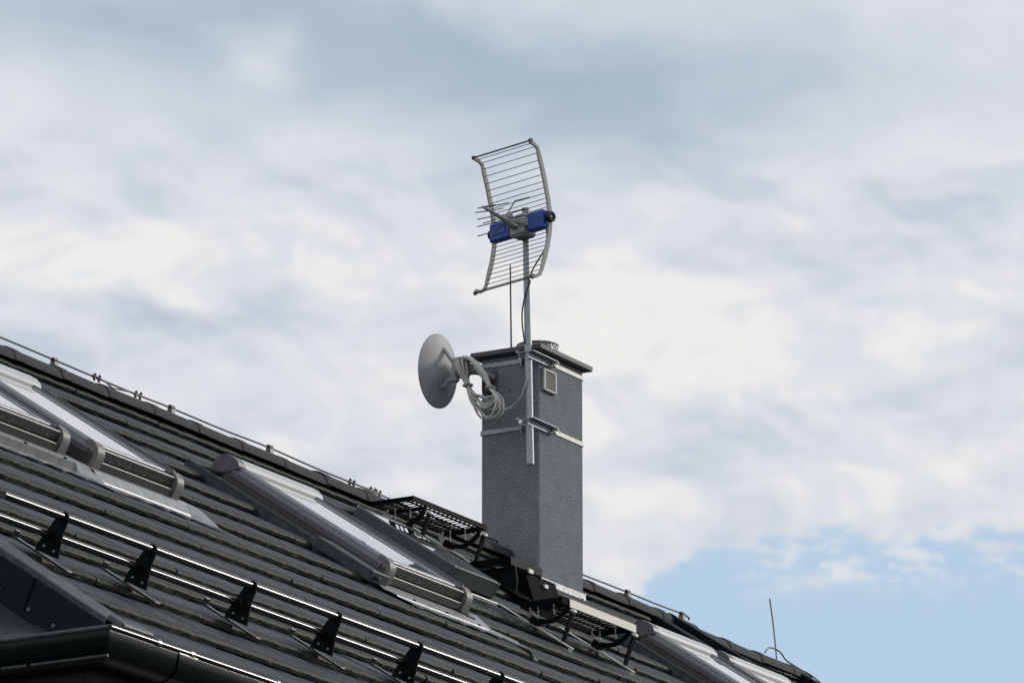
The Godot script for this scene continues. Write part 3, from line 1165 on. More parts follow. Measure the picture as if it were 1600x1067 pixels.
# ------------------------------------------------------------------ the chimney
func make_chimney() -> void:
	var top := 1.096
	var st := begin()
	wbox(st, Vector3(CHX, -0.6, CHZ), Vector3(0, top, 0), 0.006)
	var ch := obj("chimney", st, M.plaster, house)
	ch.set_meta("label", "tall square chimney in grey scratched render with a flat dark cap")
	st = begin()
	wbox(st, Vector3(CHX - 0.042, top, CHZ - 0.036), Vector3(0.036, top + 0.024, 0.034), 0.003)
	obj("cap", st, M.cap, ch)
	# crumpled metal collar of the flue
	st = begin()
	var ct := Transform3D(Basis(), L(-0.200, top + 0.0245, -0.125))
	lathe(st, ct, [[0.092, 0.0], [0.093, 0.020], [0.097, 0.024], [0.097, 0.030], [0.094, 0.034], [0.096, 0.058], [0.099, 0.062], [0.099, 0.066], [0.094, 0.066], [0.088, 0.05], [0.086, 0.0]], 32)
	obj("flue_collar", st, M.foil, ch)
	# ventilation grille
	st = begin()
	var x0 := -0.386
	var x1 := -0.268
	var y0 := 0.917
	var y1 := 1.022
	wbox(st, Vector3(x0, y0, 0.001), Vector3(x0 + 0.016, y1, 0.016), 0.003)
	wbox(st, Vector3(x1 - 0.016, y0, 0.001), Vector3(x1, y1, 0.016), 0.003)
	wbox(st, Vector3(x0 + 0.015, y0, 0.001), Vector3(x1 - 0.015, y0 + 0.013, 0.016), 0.003)
	wbox(st, Vector3(x0 + 0.015, y1 - 0.013, 0.001), Vector3(x1 - 0.015, y1, 0.016), 0.003)
	obj("vent_frame", st, M.ventgrey, ch)
	st = begin()
	for i in 8:
		var y := lerpf(y0 + 0.020, y1 - 0.020, i / 7.0)
		var t := Transform3D(Basis(Vector3(1, 0, 0), -0.15), L(0, y, 0.010))
		box(st, t, Vector3(x0 + 0.013, -0.0014, -0.001), Vector3(x1 - 0.013, 0.0014, 0.003), 0.0004)
	obj("vent_slats", st, M.ventgrey, ch)
	st = begin()
	wbox(st, Vector3(x0 + 0.01, y0 + 0.01, -0.002), Vector3(x1 - 0.01, y1 - 0.01, 0.0015), 0.0)
	obj("vent_opening", st, M.rubber, ch)
	# sheet flashing at the foot: light in front, dark on the left
	st = begin()
	wbox(st, Vector3(CHX - 0.004, -0.10, 0.0015), Vector3(0.006, 0.043, 0.009), 0.002)
	var fl := obj("front_flashing", st, M.lead, ch)
	st = begin()
	lathe(st, Transform3D(Basis(Vector3(1, 0, 0), Vector3(0, 0, 1), Vector3(0, -1, 0)), L(-0.028, 0.012, 0.009)), [[0.006, 0.0], [0.005, 0.004], [0.0, 0.004]], 8)
	obj("screw", st, M.black, fl)
	st = begin()
	wbox(st, Vector3(0.001, -0.08, -0.30), Vector3(0.010, 0.05, 0.008), 0.002)
	obj("side_flashing", st, M.lead, ch)
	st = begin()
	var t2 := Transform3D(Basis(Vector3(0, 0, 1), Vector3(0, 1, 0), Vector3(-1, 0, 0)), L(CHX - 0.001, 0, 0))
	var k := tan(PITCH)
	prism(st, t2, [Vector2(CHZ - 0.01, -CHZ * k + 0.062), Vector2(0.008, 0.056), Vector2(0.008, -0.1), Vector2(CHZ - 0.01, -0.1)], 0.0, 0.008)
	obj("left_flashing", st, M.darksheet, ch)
	# a forgotten screw in the render
	st = begin()
	lathe(st, Transform3D(Basis(Vector3(0, 0, 1), Vector3(-1, 0, 0), Vector3(0, 1, 0)), L(CHX, 0.935, -0.155)), [[0.004, 0.0], [0.004, 0.008], [0.0, 0.009]], 8)
	obj("screw", st, M.bolt, ch)


# ------------------------------------------------------------------ snow guard: two pipes on plate brackets
func make_snow_guard() -> void:
	var sg := thing("snow_guard", "dark metal snow guard of two parallel pipes on plate brackets along the lower roof", "snow guard", R(-7.3, 3.4, 0))
	var spots := [-8.413, -7.927, -7.346, -6.829, -6.312, -5.770, -5.23, -4.70, -4.16]
	# plate outline in (v, h), measured about v = 3.4
	var outline := [Vector2(-0.056, 0.036), Vector2(0.038, 0.048), Vector2(0.022, 0.086), Vector2(0.008, 0.125), Vector2(0.003, 0.160), Vector2(-0.001, 0.174), Vector2(-0.012, 0.183), Vector2(-0.026, 0.183), Vector2(-0.037, 0.172), Vector2(-0.043, 0.150), Vector2(-0.049, 0.110), Vector2(-0.056, 0.070)]
	var inst := RandomNumberGenerator.new()
	inst.seed = 3
	for i in spots.size():
		var u: float = spots[i]
		var st := begin()
		var t := Transform3D(Basis(TR.basis.z, TR.basis.y, -TR.basis.x), R(u, 3.4, 0))
		prism(st, t, outline, -0.003, 0.003)
		var b := obj("bracket", st, M.bracket, sg)
		st = begin()
		rbox(st, u - 0.016, u + 0.012, 3.255, 3.50, 0.030, 0.037, 0.001)
		rbox(st, u - 0.016, u + 0.012, 3.250, 3.256, 0.030, 0.056, 0.001)
		obj("hook_strip", st, M.strip, b)
		for q in [[-0.030, 0.060], [0.012, 0.062], [-0.022, 0.168]]:
			st = begin()
			lathe(st, Transform3D(Basis(TR.basis.z, -TR.basis.x, TR.basis.y), R(u - 0.003, 3.4 + q[0], q[1])), [[0.005, 0.0], [0.004, 0.004], [0.0, 0.004]], 8)
			obj("bolt", st, M.bolt, b)
	for q in [[3.379, 0.166, -8.735, -7.14], [3.379, 0.166, -7.137, -5.87], [3.379, 0.166, -5.867, -3.9], [3.372, 0.098, -9.2, -7.36], [3.372, 0.098, -7.357, -6.10], [3.372, 0.098, -6.097, -3.9]]:
		if q[2] < -8.8:
			q[2] = -8.735
		var st := begin()
		tube(st, [R(q[2], q[0], q[1]), R(q[3], q[0], q[1])], 0.0128, 28)
		obj("rail", st, M.gloss, sg)
	for q in [[3.379, 0.166, -7.139], [3.379, 0.166, -5.869], [3.372, 0.098, -7.359], [3.372, 0.098, -6.099]]:
		var st := begin()
		tube(st, [R(q[2] - 0.004, q[0], q[1]), R(q[2] + 0.004, q[0], q[1])], 0.0136, 16)
		obj("rail_joint", st, M.rod, sg)


# ------------------------------------------------------------------ sweep's walkways
func grate(st: SurfaceTool, lo: Vector3, hi: Vector3) -> void:
	# a level slotted platform: rim, cross bars along z and stiffeners along x
	wbox(st, Vector3(lo.x, lo.y, hi.z - 0.006), Vector3(hi.x, hi.y, hi.z), 0.001)
	wbox(st, Vector3(lo.x, lo.y, lo.z), Vector3(hi.x, hi.y, lo.z + 0.006), 0.001)
	wbox(st, Vector3(lo.x, lo.y, lo.z + 0.005), Vector3(lo.x + 0.006, hi.y, hi.z - 0.005), 0.001)
	wbox(st, Vector3(hi.x - 0.006, lo.y, lo.z + 0.005), Vector3(hi.x, hi.y, hi.z - 0.005), 0.001)
	var n := int((hi.x - lo.x) / 0.036)
	for i in range(1, n):
		var x := lerpf(lo.x, hi.x, i / float(n))
		wbox(st, Vector3(x - 0.005, hi.y - 0.006, lo.z + 0.005), Vector3(x + 0.005, hi.y - 0.004, hi.z - 0.005), 0.0005)
	for k in range(1, 4):
		var z := lerpf(lo.z, hi.z, k / 4.0)
		wbox(st, Vector3(lo.x + 0.005, hi.y - 0.009, z - 0.006), Vector3(hi.x - 0.005, hi.y - 0.0055, z + 0.006), 0.0005)


func walk_bracket(o: Node3D, x: float, yf: float, zf: float) -> void:
	# a level arm with a quarter-round strap below, a leg in front, and a strip lying on the tiles; (yf, zf) is the front top
	var vf := zf * cp - yf * sp
	var st := begin()
	bar(st, L(x, yf - 0.014, zf - 0.215), L(x, yf - 0.014, zf + 0.004), 0.006, 0.018)
	var b := obj("bracket", st, M.bracket, o)
	st = begin()
	bar(st, R(x, vf + 0.066, 0.040), R(x, vf + 0.036, 0.168), 0.026, 0.010, Vector3(0, 0.5, 1))
	obj("leg", st, M.bracket, b)
	st = begin()
	box(st, TR, Vector3(x - 0.014, 0.160, vf + 0.026), Vector3(x + 0.014, 0.176, vf + 0.050), 0.005)
	obj("clasp", st, M.strap, b)
	var arc := []
	for p in [[-0.200, -0.004], [-0.195, -0.022], [-0.178, -0.045], [-0.159, -0.060], [-0.122, -0.074], [-0.076, -0.074], [-0.037, -0.054], [-0.018, -0.038], [-0.004, -0.016]]:
		arc.append(L(x, yf + p[1], zf + p[0]))
	arc = spline(arc, 3)
	for q in [[0, 10, M.strap], [10, arc.size() - 1, M.bracket]]:
		st = begin()
		for k in range(q[0], q[1]):
			bar(st, arc[k], arc[k + 1], 0.026 if q[0] == 0 else 0.018, 0.012, Vector3(1, 0, 0), 0.001)
		obj("curved_strap", st, q[2], b)
	st = begin()
	rbox(st, x - 0.015, x + 0.015, vf - 0.10, vf + 0.112, 0.032, 0.038, 0.001)
	rbox(st, x - 0.015, x + 0.015, vf + 0.112, vf + 0.118, 0.012, 0.038, 0.001)
	rbox(st, x - 0.012, x + 0.012, vf - 0.30, vf - 0.10, 0.030, 0.035, 0.001)
	obj("hook_strip", st, M.strap, b)
	st = begin()
	rbox(st, x - 0.018, x + 0.018, vf - 0.12, vf - 0.075, 0.036, 0.066, 0.003)
	obj("strip_block", st, M.bracket, b)
	for z in [zf - 0.075, zf - 0.15]:
		st = begin()
		tube(st, [L(x - 0.004, yf + 0.002, z), L(x - 0.004, yf - 0.050, z)], 0.003, 6)
		obj("bolt", st, M.strap, b)


func make_walkways() -> void:
	var a := thing("roof_walkway", "dark slotted roof walkway left of the chimney, its underside against the sky", "walkway", L(-1.78, -0.2, 0.25))
	var st := begin()
	grate(st, Vector3(-2.095, -0.009, 0.146), Vector3(-1.475, 0.012, 0.345))
	obj("platform", st, M.black, a)
	st = begin()
	wbox(st, Vector3(-2.095, -0.010, 0.346), Vector3(-1.475, 0.013, 0.350), 0.001)
	obj("front_rail", st, M.brown, a)
	walk_bracket(a, -1.98, -0.002, 0.345)
	walk_bracket(a, -1.52, -0.002, 0.345)

	var s := thing("chimney_step", "short black roof step against the left foot of the chimney", "roof step", L(-1.6, -0.4, 0.55))
	st = begin()
	grate(st, Vector3(-1.70, -0.232, 0.395), Vector3(-1.43, -0.200, 0.595))
	obj("tread", st, M.black, s)
	st = begin()
	wbox(st, Vector3(-1.70, -0.236, 0.596), Vector3(-1.43, -0.198, 0.600), 0.001)
	obj("front_rail", st, M.darksheet, s)
	st = begin()
	var t := Transform3D(Basis(Vector3(0, 0, 1), Vector3(0, 1, 0), Vector3(-1, 0, 0)), L(-1.445, 0, 0))
	prism(st, t, [Vector2(0.40, -0.235), Vector2(0.60, -0.235), Vector2(0.61, -0.30), Vector2(0.60, -0.36), Vector2(0.52, -0.32), Vector2(0.42, -0.26)], -0.006, 0.006)
	obj("bracket", st, M.bracket, s)
	st = begin()
	var t3 := Transform3D(Basis(Vector3(0, 0, 1), Vector3(0, 1, 0), Vector3(-1, 0, 0)), L(-1.66, 0, 0))
	prism(st, t3, [Vector2(0.40, -0.235), Vector2(0.60, -0.235), Vector2(0.61, -0.30), Vector2(0.60, -0.37), Vector2(0.52, -0.33), Vector2(0.42, -0.26)], -0.006, 0.006)
	obj("bracket", st, M.bracket, s)
	st = begin()
	rbox(st, -1.74, -1.44, 0.62, 0.76, 0.036, 0.044, 0.002)
	bar(st, R(-1.44, 0.735, 0.04), L(-1.44, -0.24, 0.592), 0.26, 0.006, Vector3(0, 0.3, 1))
	obj("kick_plate", st, M.black, s)
	st = begin()
	wbox(st, Vector3(-1.565, -0.246, 0.602), Vector3(-1.525, -0.226, 0.612), 0.002)
	wbox(st, Vector3(-1.445, -0.29, 0.612), Vector3(-1.415, -0.272, 0.622), 0.002)
	obj("clasp", st, M.strap, s)

	var b := thing("roof_walkway", "slotted roof walkway below the chimney with a pale front rail and two legs", "walkway", L(-2.1, -0.8, 1.15))
	st = begin()
	grate(st, Vector3(-2.43, -0.625, 1.065), Vector3(-1.81, -0.598, 1.262))
	obj("platform", st, M.black, b)
	st = begin()
	wbox(st, Vector3(-2.37, -0.630, 1.2625), Vector3(-1.81, -0.596, 1.267), 0.001)
	obj("front_rail", st, M.cream, b)
	walk_bracket(b, -2.36, -0.600, 1.262)
	walk_bracket(b, -1.84, -0.600, 1.262)


# ------------------------------------------------------------------ lightning protection
func clamp_pair(o: Node3D, p: Vector3, d: Vector3) -> void:
	var st := begin()
	for s in [-0.017, 0.017]:
		var q: Vector3 = p + d * s
		bar(st, q + Vector3(0, -0.016, 0), q + Vector3(0, 0.007, 0), 0.010, 0.013, d, 0.003)
		tube(st, [q + Vector3(0, 0.004, 0.004), q + Vector3(0, 0.013, 0.004)], 0.006, 6)
	bar(st, p - d * 0.027, p + d * 0.027, 0.012, 0.010, Vector3.UP, 0.002)
	obj("clamp", st, M.wire, o)


func make_conductor() -> void:
	var z := RIDGE_V * cp
	var o := thing("lightning_conductor", "thin lightning conductor wire held above the ridge tiles by small posts", "lightning conductor", L(-3, 0.2, z))
	var pts := [[-8.7, 0.246], [-7.0, 0.240], [-5.2, 0.248], [-4.337, 0.246], [-3.968, 0.2425], [-3.642, 0.239], [-3.35, 0.237], [-3.111, 0.239], [-2.72, 0.236], [-2.348, 0.239], [-2.0, 0.232], [-1.678, 0.231], [-1.544, 0.233], [-1.40, 0.228], [-1.29, 0.222], [-1.16, 0.190], [-0.9, 0.200], [-0.55, 0.228], [0.0, 0.236], [0.381, 0.237], [0.798, 0.240], [1.10, 0.239], [1.337, 0.243], [1.395, 0.240], [1.42, 0.234], [1.41, 0.226]]
	var line := []
	for p in pts:
		line.append(L(p[0], p[1], z))
	var st := begin()
	tube(st, spline(line, 5), 0.0042, 8)
	obj("wire", st, M.wire, o)
	for x in [-6.6, -5.4, -3.958, -3.101, -2.338, 0.808, 1.347]:
		st = begin()
		wbox(st, Vector3(x - 0.016, 0.185, z - 0.012), Vector3(x + 0.016, 0.236, z + 0.012), 0.003)
		var h := obj("holder", st, M.holder, o)
		st = begin()
		wbox(st, Vector3(x - 0.020, 0.236, z - 0.010), Vector3(x + 0.018, 0.250, z + 0.010), 0.004)
		obj("clip", st, M.wire, h)
	for p in [[-3.655, 0.240], [-3.352, 0.2375], [-1.672, 0.2315], [-1.50, 0.2325], [-1.455, 0.2315]]:
		clamp_pair(o, L(p[0], p[1], z), Vector3(1, 0, 0))
	# the loose end that dips at the left joint
	st = begin()
	tube(st, spline([L(-3.69, 0.243, z + 0.004), L(-3.60, 0.234, z + 0.006), L(-3.55, 0.220, z + 0.008), L(-3.50, 0.226, z + 0.006), L(-3.40, 0.237, z + 0.004)], 5), 0.0036, 6)
	obj("wire_tail", st, M.wire, o)
	# the run down to the chimney
	st = begin()
	tube(st, spline([L(-1.68, 0.228, z + 0.012), L(-1.56, 0.210, z + 0.03), L(-1.46, 0.18, z + 0.05), L(-1.36, 0.15, z + 0.075)], 5), 0.0042, 6)
	obj("wire_branch", st, M.holder, o)

	# rod on the chimney
	var r := thing("lightning_rod", "thin upright lightning rod on the back of the chimney cap", "lightning rod", L(CHX + 0.01, 1.12, -0.15))
	st = begin()
	tube(st, [L(CHX + 0.01, 1.12, -0.15), L(CHX + 0.004, 1.525, -0.152)], [0.0042, 0.0036], 8)
	obj("rod", st, M.wire, r)
	st = begin()
	lathe(st, Transform3D(Basis(), L(CHX + 0.01, 1.1205, -0.15)), [[0.012, 0.0], [0.011, 0.005], [0.005, 0.008]], 10)
	obj("foot", st, M.wire, r)

	# leaning rod with its cable at the far end of the ridge
	var q := thing("lightning_rod", "leaning lightning rod at the far right end of the ridge with a looped cable", "lightning rod", L(2.32, 0.2, z))
	st = begin()
	tube(st, spline([L(2.257, 0.498, z), L(2.292, 0.37, z), L(2.318, 0.238, z), L(2.321, 0.190, z)], 5), 0.0036, 8)
	obj("rod", st, M.holder, q)
	st = begin()
	tube(st, spline([L(2.20, 0.215, z), L(2.222, 0.236, z), L(2.250, 0.250, z), L(2.276, 0.2535, z), L(2.306, 0.249, z + 0.01), L(2.335, 0.236, z + 0.02), L(2.372, 0.205, z + 0.03), L(2.45, 0.175, z + 0.06), L(2.54, 0.140, z + 0.10), L(2.62, 0.08, z + 0.12), L(2.66, -0.1, z + 0.12)], 5), 0.0040, 8)
	obj("cable", st, M.holder, q)


# ------------------------------------------------------------------ mast with its straps
const MX := -0.478            # foot of the mast: x and z of its axis
const MZ := -0.005


func mast_point(y: float) -> Vector3:
	return L(MX + (y - 0.55) * -0.0085, y, MZ + (y - 0.55) * -0.0146)


func make_mast() -> void:
	var m := thing("antenna_mast", "galvanised steel antenna mast strapped to the corner of the chimney", "mast", mast_point(0.548))
	var st := begin()
	var top := mast_point(1.752)
	var foot := mast_point(0.548)
	tube(st, [foot, top], [0.0172, 0.0160], 20)
	obj("pole", st, M.zinc, m)
	st = begin()
	lathe(st, Transform3D(Basis(), top + Vector3(0, -0.012, 0)), [[0.0175, 0.0], [0.0185, 0.002], [0.0185, 0.014], [0.0, 0.016]], 16)
	obj("pole_cap", st, M.grey_plastic, m)
	for y in [1.060, 0.746]:
		var h := 0.0105
		st = begin()
		# band round the chimney: front, right side, back, left
		wbox(st, Vector3(-0.305, y - h, 0.001), Vector3(0.004, y + h, 0.0042), 0.0008)
		wbox(st, Vector3(0.001, y - h, CHZ - 0.004), Vector3(0.0042, y + h, 0.001), 0.0008)
		wbox(st, Vector3(CHX - 0.003, y - h, CHZ - 0.0042), Vector3(0.001, y + h, CHZ - 0.001), 0.0008)
		obj("strap", st, M.strap, m)
		st = begin()
		wbox(st, Vector3(CHX - 0.0045, y - h, CHZ - 0.003), Vector3(CHX - 0.001, y + h, -0.085), 0.0008)
		obj("strap", st, M.zinc, m)
		# arm along the front face that carries the mast past the corner: an angle section
		var mz := mast_point(y).z
		st = begin()
		wbox(st, Vector3(MX - 0.045, y + 0.004, 0.010), Vector3(-0.298, y + 0.008, 0.040), 0.001)
		wbox(st, Vector3(MX - 0.045, y - 0.022, 0.006), Vector3(-0.298, y + 0.008, 0.010), 0.001)
		obj("arm", st, M.zinc, m)
		st = begin()
		tube(st, [L(-0.306, y - 0.004, 0.002), L(-0.306, y - 0.004, 0.046)], 0.005, 8)
		lathe(st, Transform3D(Basis(Vector3(1, 0, 0), Vector3(0, 0, 1), Vector3(0, -1, 0)), L(-0.306, y - 0.004, 0.014)), [[0.0, 0.009], [0.010, 0.009], [0.010, 0.0]], 6)
		tube(st, [L(-0.300, y - 0.016, 0.004), L(-0.300, y - 0.016, 0.030)], 0.0045, 6)
		obj("bolt", st, M.strap, m)
		# u-bolt round the mast
		st = begin()
		var c := mast_point(y)
		var ub := []
		for k in 13:
			var a := -PI * 0.5 + PI * k / 12.0
			ub.append(Vector3(c.x - 0.0205 * sin(a) * -1.0, c.y + 0.012, c.z + 0.0205 * cos(a)))
		ub.push_front(Vector3(ub[0].x, c.y + 0.012, c.z - 0.045))
		ub.push_back(Vector3(ub[ub.size() - 1].x, c.y + 0.012, c.z - 0.045))
		tube(st, ub, 0.0034, 8)
		obj("u_bolt", st, M.zinc, m)
		# saddle towards the left strap, with the tightening bolt
		st = begin()
		bar(st, L(MX - 0.030, y + 0.004, -0.050), L(MX + 0.030, y + 0.004, -0.050), 0.005, 0.026)
		bar(st, L(MX + 0.03, y, -0.050), L(CHX - 0.006, y, -0.050), 0.005, 0.024)
		wbox(st, Vector3(CHX - 0.022, y - 0.016, -0.094), Vector3(CHX - 0.003, y + 0.018, -0.078), 0.002)
		obj("saddle", st, M.zinc, m)
		st = begin()
		tube(st, [L(CHX - 0.014, y - 0.026, -0.086), L(CHX - 0.014, y + 0.026, -0.086)], 0.0045, 8)
		tube(st, [L(MX - 0.04, y + 0.012, -0.052), L(MX - 0.022, y + 0.012, -0.052)], 0.006, 6)
		obj("bolt", st, M.strap, m)
	# black cable down the mast
	var cb := thing("antenna_cable", "black coaxial cable hanging from the aerial along the upper mast", "cable", mast_point(1.1))
	st = begin()
	var A := antenna()
	var line := [A * Vector3(0.146, -0.072, 0.03), A * Vector3(0.150, -0.118, 0.03), A * Vector3(0.135, -0.170, 0.03), A * Vector3(0.100, -0.206, 0.03), A * Vector3(0.060, -0.247, 0.03), A * Vector3(0.031, -0.292, 0.03)]
	for q in [[1.40, 0.014, 0.020], [1.34, -0.008, 0.021], [1.28, -0.022, 0.014], [1.22, -0.026, 0.010], [1.16, -0.021, 0.014], [1.11, -0.016, 0.014]]:
		var p := mast_point(q[0])
		line.append(p + Vector3(0.5, 0, 0.866) * q[1] + Vector3(-0.866, 0, 0.5) * q[2])
	tube(st, spline(line, 5), 0.0036, 8)
	obj("sheath", st, M.rubber, cb)


# ------------------------------------------------------------------ tv aerial
func antenna() -> Transform3D:
	# x along the wires, y up, z to the front
	return Transform3D(Basis(Vector3(-0.275470, 0, 0.961310), Vector3(0, 1, 0), Vector3(-0.961310, 0, -0.275470)), L(-0.494, 1.691, -0.004))


func make_tv_antenna() -> void:
	var T := antenna()
	var o := thing("tv_antenna", "tv aerial with a curved wire grid reflector and bright blue body", "antenna", T * Vector3(0, -0.33, 0))
	# reflector side rails: (y, depth) of their back edge, flared forwards at both ends
	var prof := [Vector2(0.316, 0.148), Vector2(0.312, 0.120), Vector2(0.296, 0.094), Vector2(0.262, 0.079), Vector2(0.19, 0.055), Vector2(0.12, 0.036), Vector2(0.06, 0.021), Vector2(0.0, 0.012), Vector2(-0.05, 0.009), Vector2(-0.10, 0.014), Vector2(-0.16, 0.026), Vector2(-0.22, 0.044), Vector2(-0.275, 0.064), Vector2(-0.308, 0.080), Vector2(-0.323, 0.104), Vector2(-0.326, 0.138)]
	for s in [-0.203, 0.160]:
		var st := begin()
		for i in prof.size() - 1:
			var a: Vector2 = prof[i]
			var b: Vector2 = prof[i + 1]
			var da := 0.021 if i > 2 and i < prof.size() - 4 else 0.013
			var db := 0.021 if i + 1 > 2 and i + 1 < prof.size() - 4 else 0.016
			var n := (b - a).orthogonal().normalized()
			if n.y < 0:
				n = -n
			var na_ := n
			var p := [T * Vector3(s - 0.005, a.x, a.y), T * Vector3(s - 0.005, b.x, b.y), T * (Vector3(s - 0.005, b.x, b.y) + Vector3(0, na_.x, na_.y) * db), T * (Vector3(s - 0.005, a.x, a.y) + Vector3(0, na_.x, na_.y) * da)]
			var q := []
			var e: Vector3 = T.basis * Vector3(0.010, 0, 0)
			for v in p:
				q.append(v + e)
			var c: Vector3 = (p[0] + q[2]) / 2
			face(st, p, c)
			face(st, q, c)
			face(st, [p[0], p[1], q[1], q[0]], c)
			face(st, [p[2], p[3], q[3], q[2]], c)
			if i == 0:
				face(st, [p[0], p[3], q[3], q[0]], c)
			if i == prof.size() - 2:
				face(st, [p[1], p[2], q[2], q[1]], c)
		obj("reflector_rail", st, M.alu, o)
	# wires between the rails
	var curve := Curve2D.new()
	for p in prof:
		curve.add_point(Vector2(p.x, p.y))
	var ys := [0.308, 0.295, 0.268, 0.236, 0.204, 0.172, 0.141, 0.114, 0.089, 0.066, 0.045, 0.026, -0.092, -0.114, -0.135, -0.156, -0.179, -0.203, -0.228, -0.254, -0.280, -0.302]
	for i in ys.size():
		var y: float = ys[i]
		var dep := 0.0
		for k in prof.size() - 1:
			if prof[k].x >= y and prof[k + 1].x <= y:
				dep = lerpf(prof[k].y, prof[k + 1].y, (prof[k].x - y) / maxf(prof[k].x - prof[k + 1].x, 1e-5))
		var st := begin()
		tube(st, [T * Vector3(-0.203, y, dep + 0.016), T * Vector3(0.160, y, dep + 0.016)], 0.0019, 6)
		obj("reflector_wire", st, M.rod, o)
	for y in [[0.316, 0.146], [-0.326, 0.134]]:
		var st := begin()
		tube(st, [T * Vector3(-0.212, y[0], y[1]), T * Vector3(0.166, y[0], y[1])], 0.0042, 8)
		for s in [-0.210, 0.164]:
			tube(st, [T * Vector3(s - 0.006, y[0], y[1]), T * Vector3(s + 0.006, y[0], y[1])], 0.010, 10)
		obj("end_bar", st, M.rod, o)
	# blue housings left and right of the grey clamp
	for q in [[-0.196, -0.056], [0.050, 0.156]]:
		var st := begin()
		box(st, T, Vector3(q[0], -0.078, 0.024), Vector3(q[1], 0.012, 0.066), 0.008)
		var hb := obj("blue_housing", st, M.blue, o)
		if q[0] < 0:
			st = begin()
			box(st, T, Vector3(q[0] + 0.03, -0.048, 0.0655), Vector3(q[1] - 0.03, -0.012, 0.069), 0.003)
			obj("raised_panel", st, M.blue, hb)
	# black knobs at both ends
	for s in [-0.212, 0.172]:
		var st := begin()
		var y0 := -0.030 if s < 0 else -0.022
		lathe(st, T * Transform3D(Basis(Vector3(0, 1, 0), Vector3(1, 0, 0) * signf(s), Vector3(0, 0, 1)), Vector3(s, y0, 0.026)), [[0.0245, -0.012], [0.0255, -0.008], [0.0255, 0.006], [0.022, 0.010], [0.014, 0.010], [0.012, 0.002], [0.0, 0.002]], 20)
		var kn := obj("knob", st, M.rubber, o)
		st = begin()
		lathe(st, T * Transform3D(Basis(Vector3(0, 1, 0), Vector3(1, 0, 0) * signf(s), Vector3(0, 0, 1)), Vector3(s, y0, 0.026)), [[0.007, 0.0], [0.006, 0.006], [0.0, 0.006]], 8)
		obj("screw", st, M.strap, kn)
	# grey mast clamp in the middle
	var st := begin()
	box(st, T, Vector3(-0.052, -0.088, -0.012), Vector3(0.046, 0.000, 0.080), 0.012)
	box(st, T, Vector3(-0.030, -0.004, 0.000), Vector3(0.036, 0.020, 0.068), 0.008)
	box(st, T, Vector3(0.040, -0.052, 0.030), Vector3(0.066, -0.020, 0.074), 0.004)
	obj("mast_clamp", st, M.grey_plastic, o)
	# feed boom: a ribbed cone that tapers forwards
	st = begin()
	var b0 := Vector3(-0.010, -0.036, 0.075)
	var b1 := Vector3(-0.028, 0.010, 0.225)
	tube(st, [T * b0, T * b0.lerp(b1, 0.18), T * b0.lerp(b1, 0.5), T * b1, T * (b1 + Vector3(0, 0.003, 0.028))], [0.022, 0.018, 0.011, 0.007, 0.006], 14)
	var boom := obj("boom", st, M.grey_plastic, o)
	st = begin()
	tube(st, [T * Vector3(-0.02, -0.006, 0.105), T * Vector3(-0.02, 0.006, 0.105)], [0.022, 0.021], 16)
	lathe(st, T * Transform3D(Basis(), Vector3(-0.02, 0.005, 0.105)), [[0.021, 0.0], [0.018, 0.010], [0.010, 0.016], [0.0, 0.018]], 16)
	obj("feed_head", st, M.grey_plastic, boom)
	# four gusset ribs that make the x
	for q in [[0.045, -0.075, 0.075], [0.055, -0.035, 0.075]]:
		st = begin()
		bar(st, T * Vector3(-0.015, -0.012, 0.115), T * Vector3(q[0], q[1], q[2]), 0.006, 0.016, T.basis.y, 0.002)
		obj("rib", st, M.grey_plastic, boom)
	# radiating rods: at the head (an x of bent rods) and at the boom tip
	var rods := [
		[Vector3(-0.030, 0.018, 0.105), Vector3(0.016, 0.070, 0.102), Vector3(0.112, 0.067, 0.100)],
		[Vector3(-0.028, 0.020, 0.105), Vector3(0.078, 0.020, 0.100)],
		[Vector3(-0.010, -0.006, 0.105), Vector3(0.124, -0.016, 0.100)],
		[Vector3(-0.018, -0.006, 0.105), Vector3(0.007, -0.052, 0.102), Vector3(0.109, -0.064, 0.100)],
		[Vector3(-0.030, 0.014, 0.105), Vector3(-0.120, 0.028, 0.100), Vector3(-0.234, 0.036, 0.100)],
		[Vector3(-0.030, 0.000, 0.105), Vector3(-0.115, -0.004, 0.100), Vector3(-0.234, 0.002, 0.100)],
		[Vector3(-0.010, 0.004, 0.106), Vector3(-0.193, 0.008, 0.103)],
		[Vector3(-0.030, -0.012, 0.105), Vector3(-0.11, -0.046, 0.100), Vector3(-0.231, -0.044, 0.100)],
		[Vector3(-0.127, 0.045, 0.200), Vector3(-0.028, 0.034, 0.200), Vector3(0.076, 0.027, 0.200)],
		[Vector3(-0.141, 0.028, 0.200), Vector3(-0.030, 0.014, 0.200), Vector3(0.040, 0.010, 0.200)],
		[Vector3(-0.062, 0.030, 0.236), Vector3(0.030, 0.020, 0.236)],
	]
	for q in rods:
		st = begin()
		var line := []
		for p in q:
			line.append(T * p)
		for i in line.size() - 1:
			tube(st, [line[i], line[i + 1]], 0.0027, 8)
		obj("rod", st, M.rod, o)


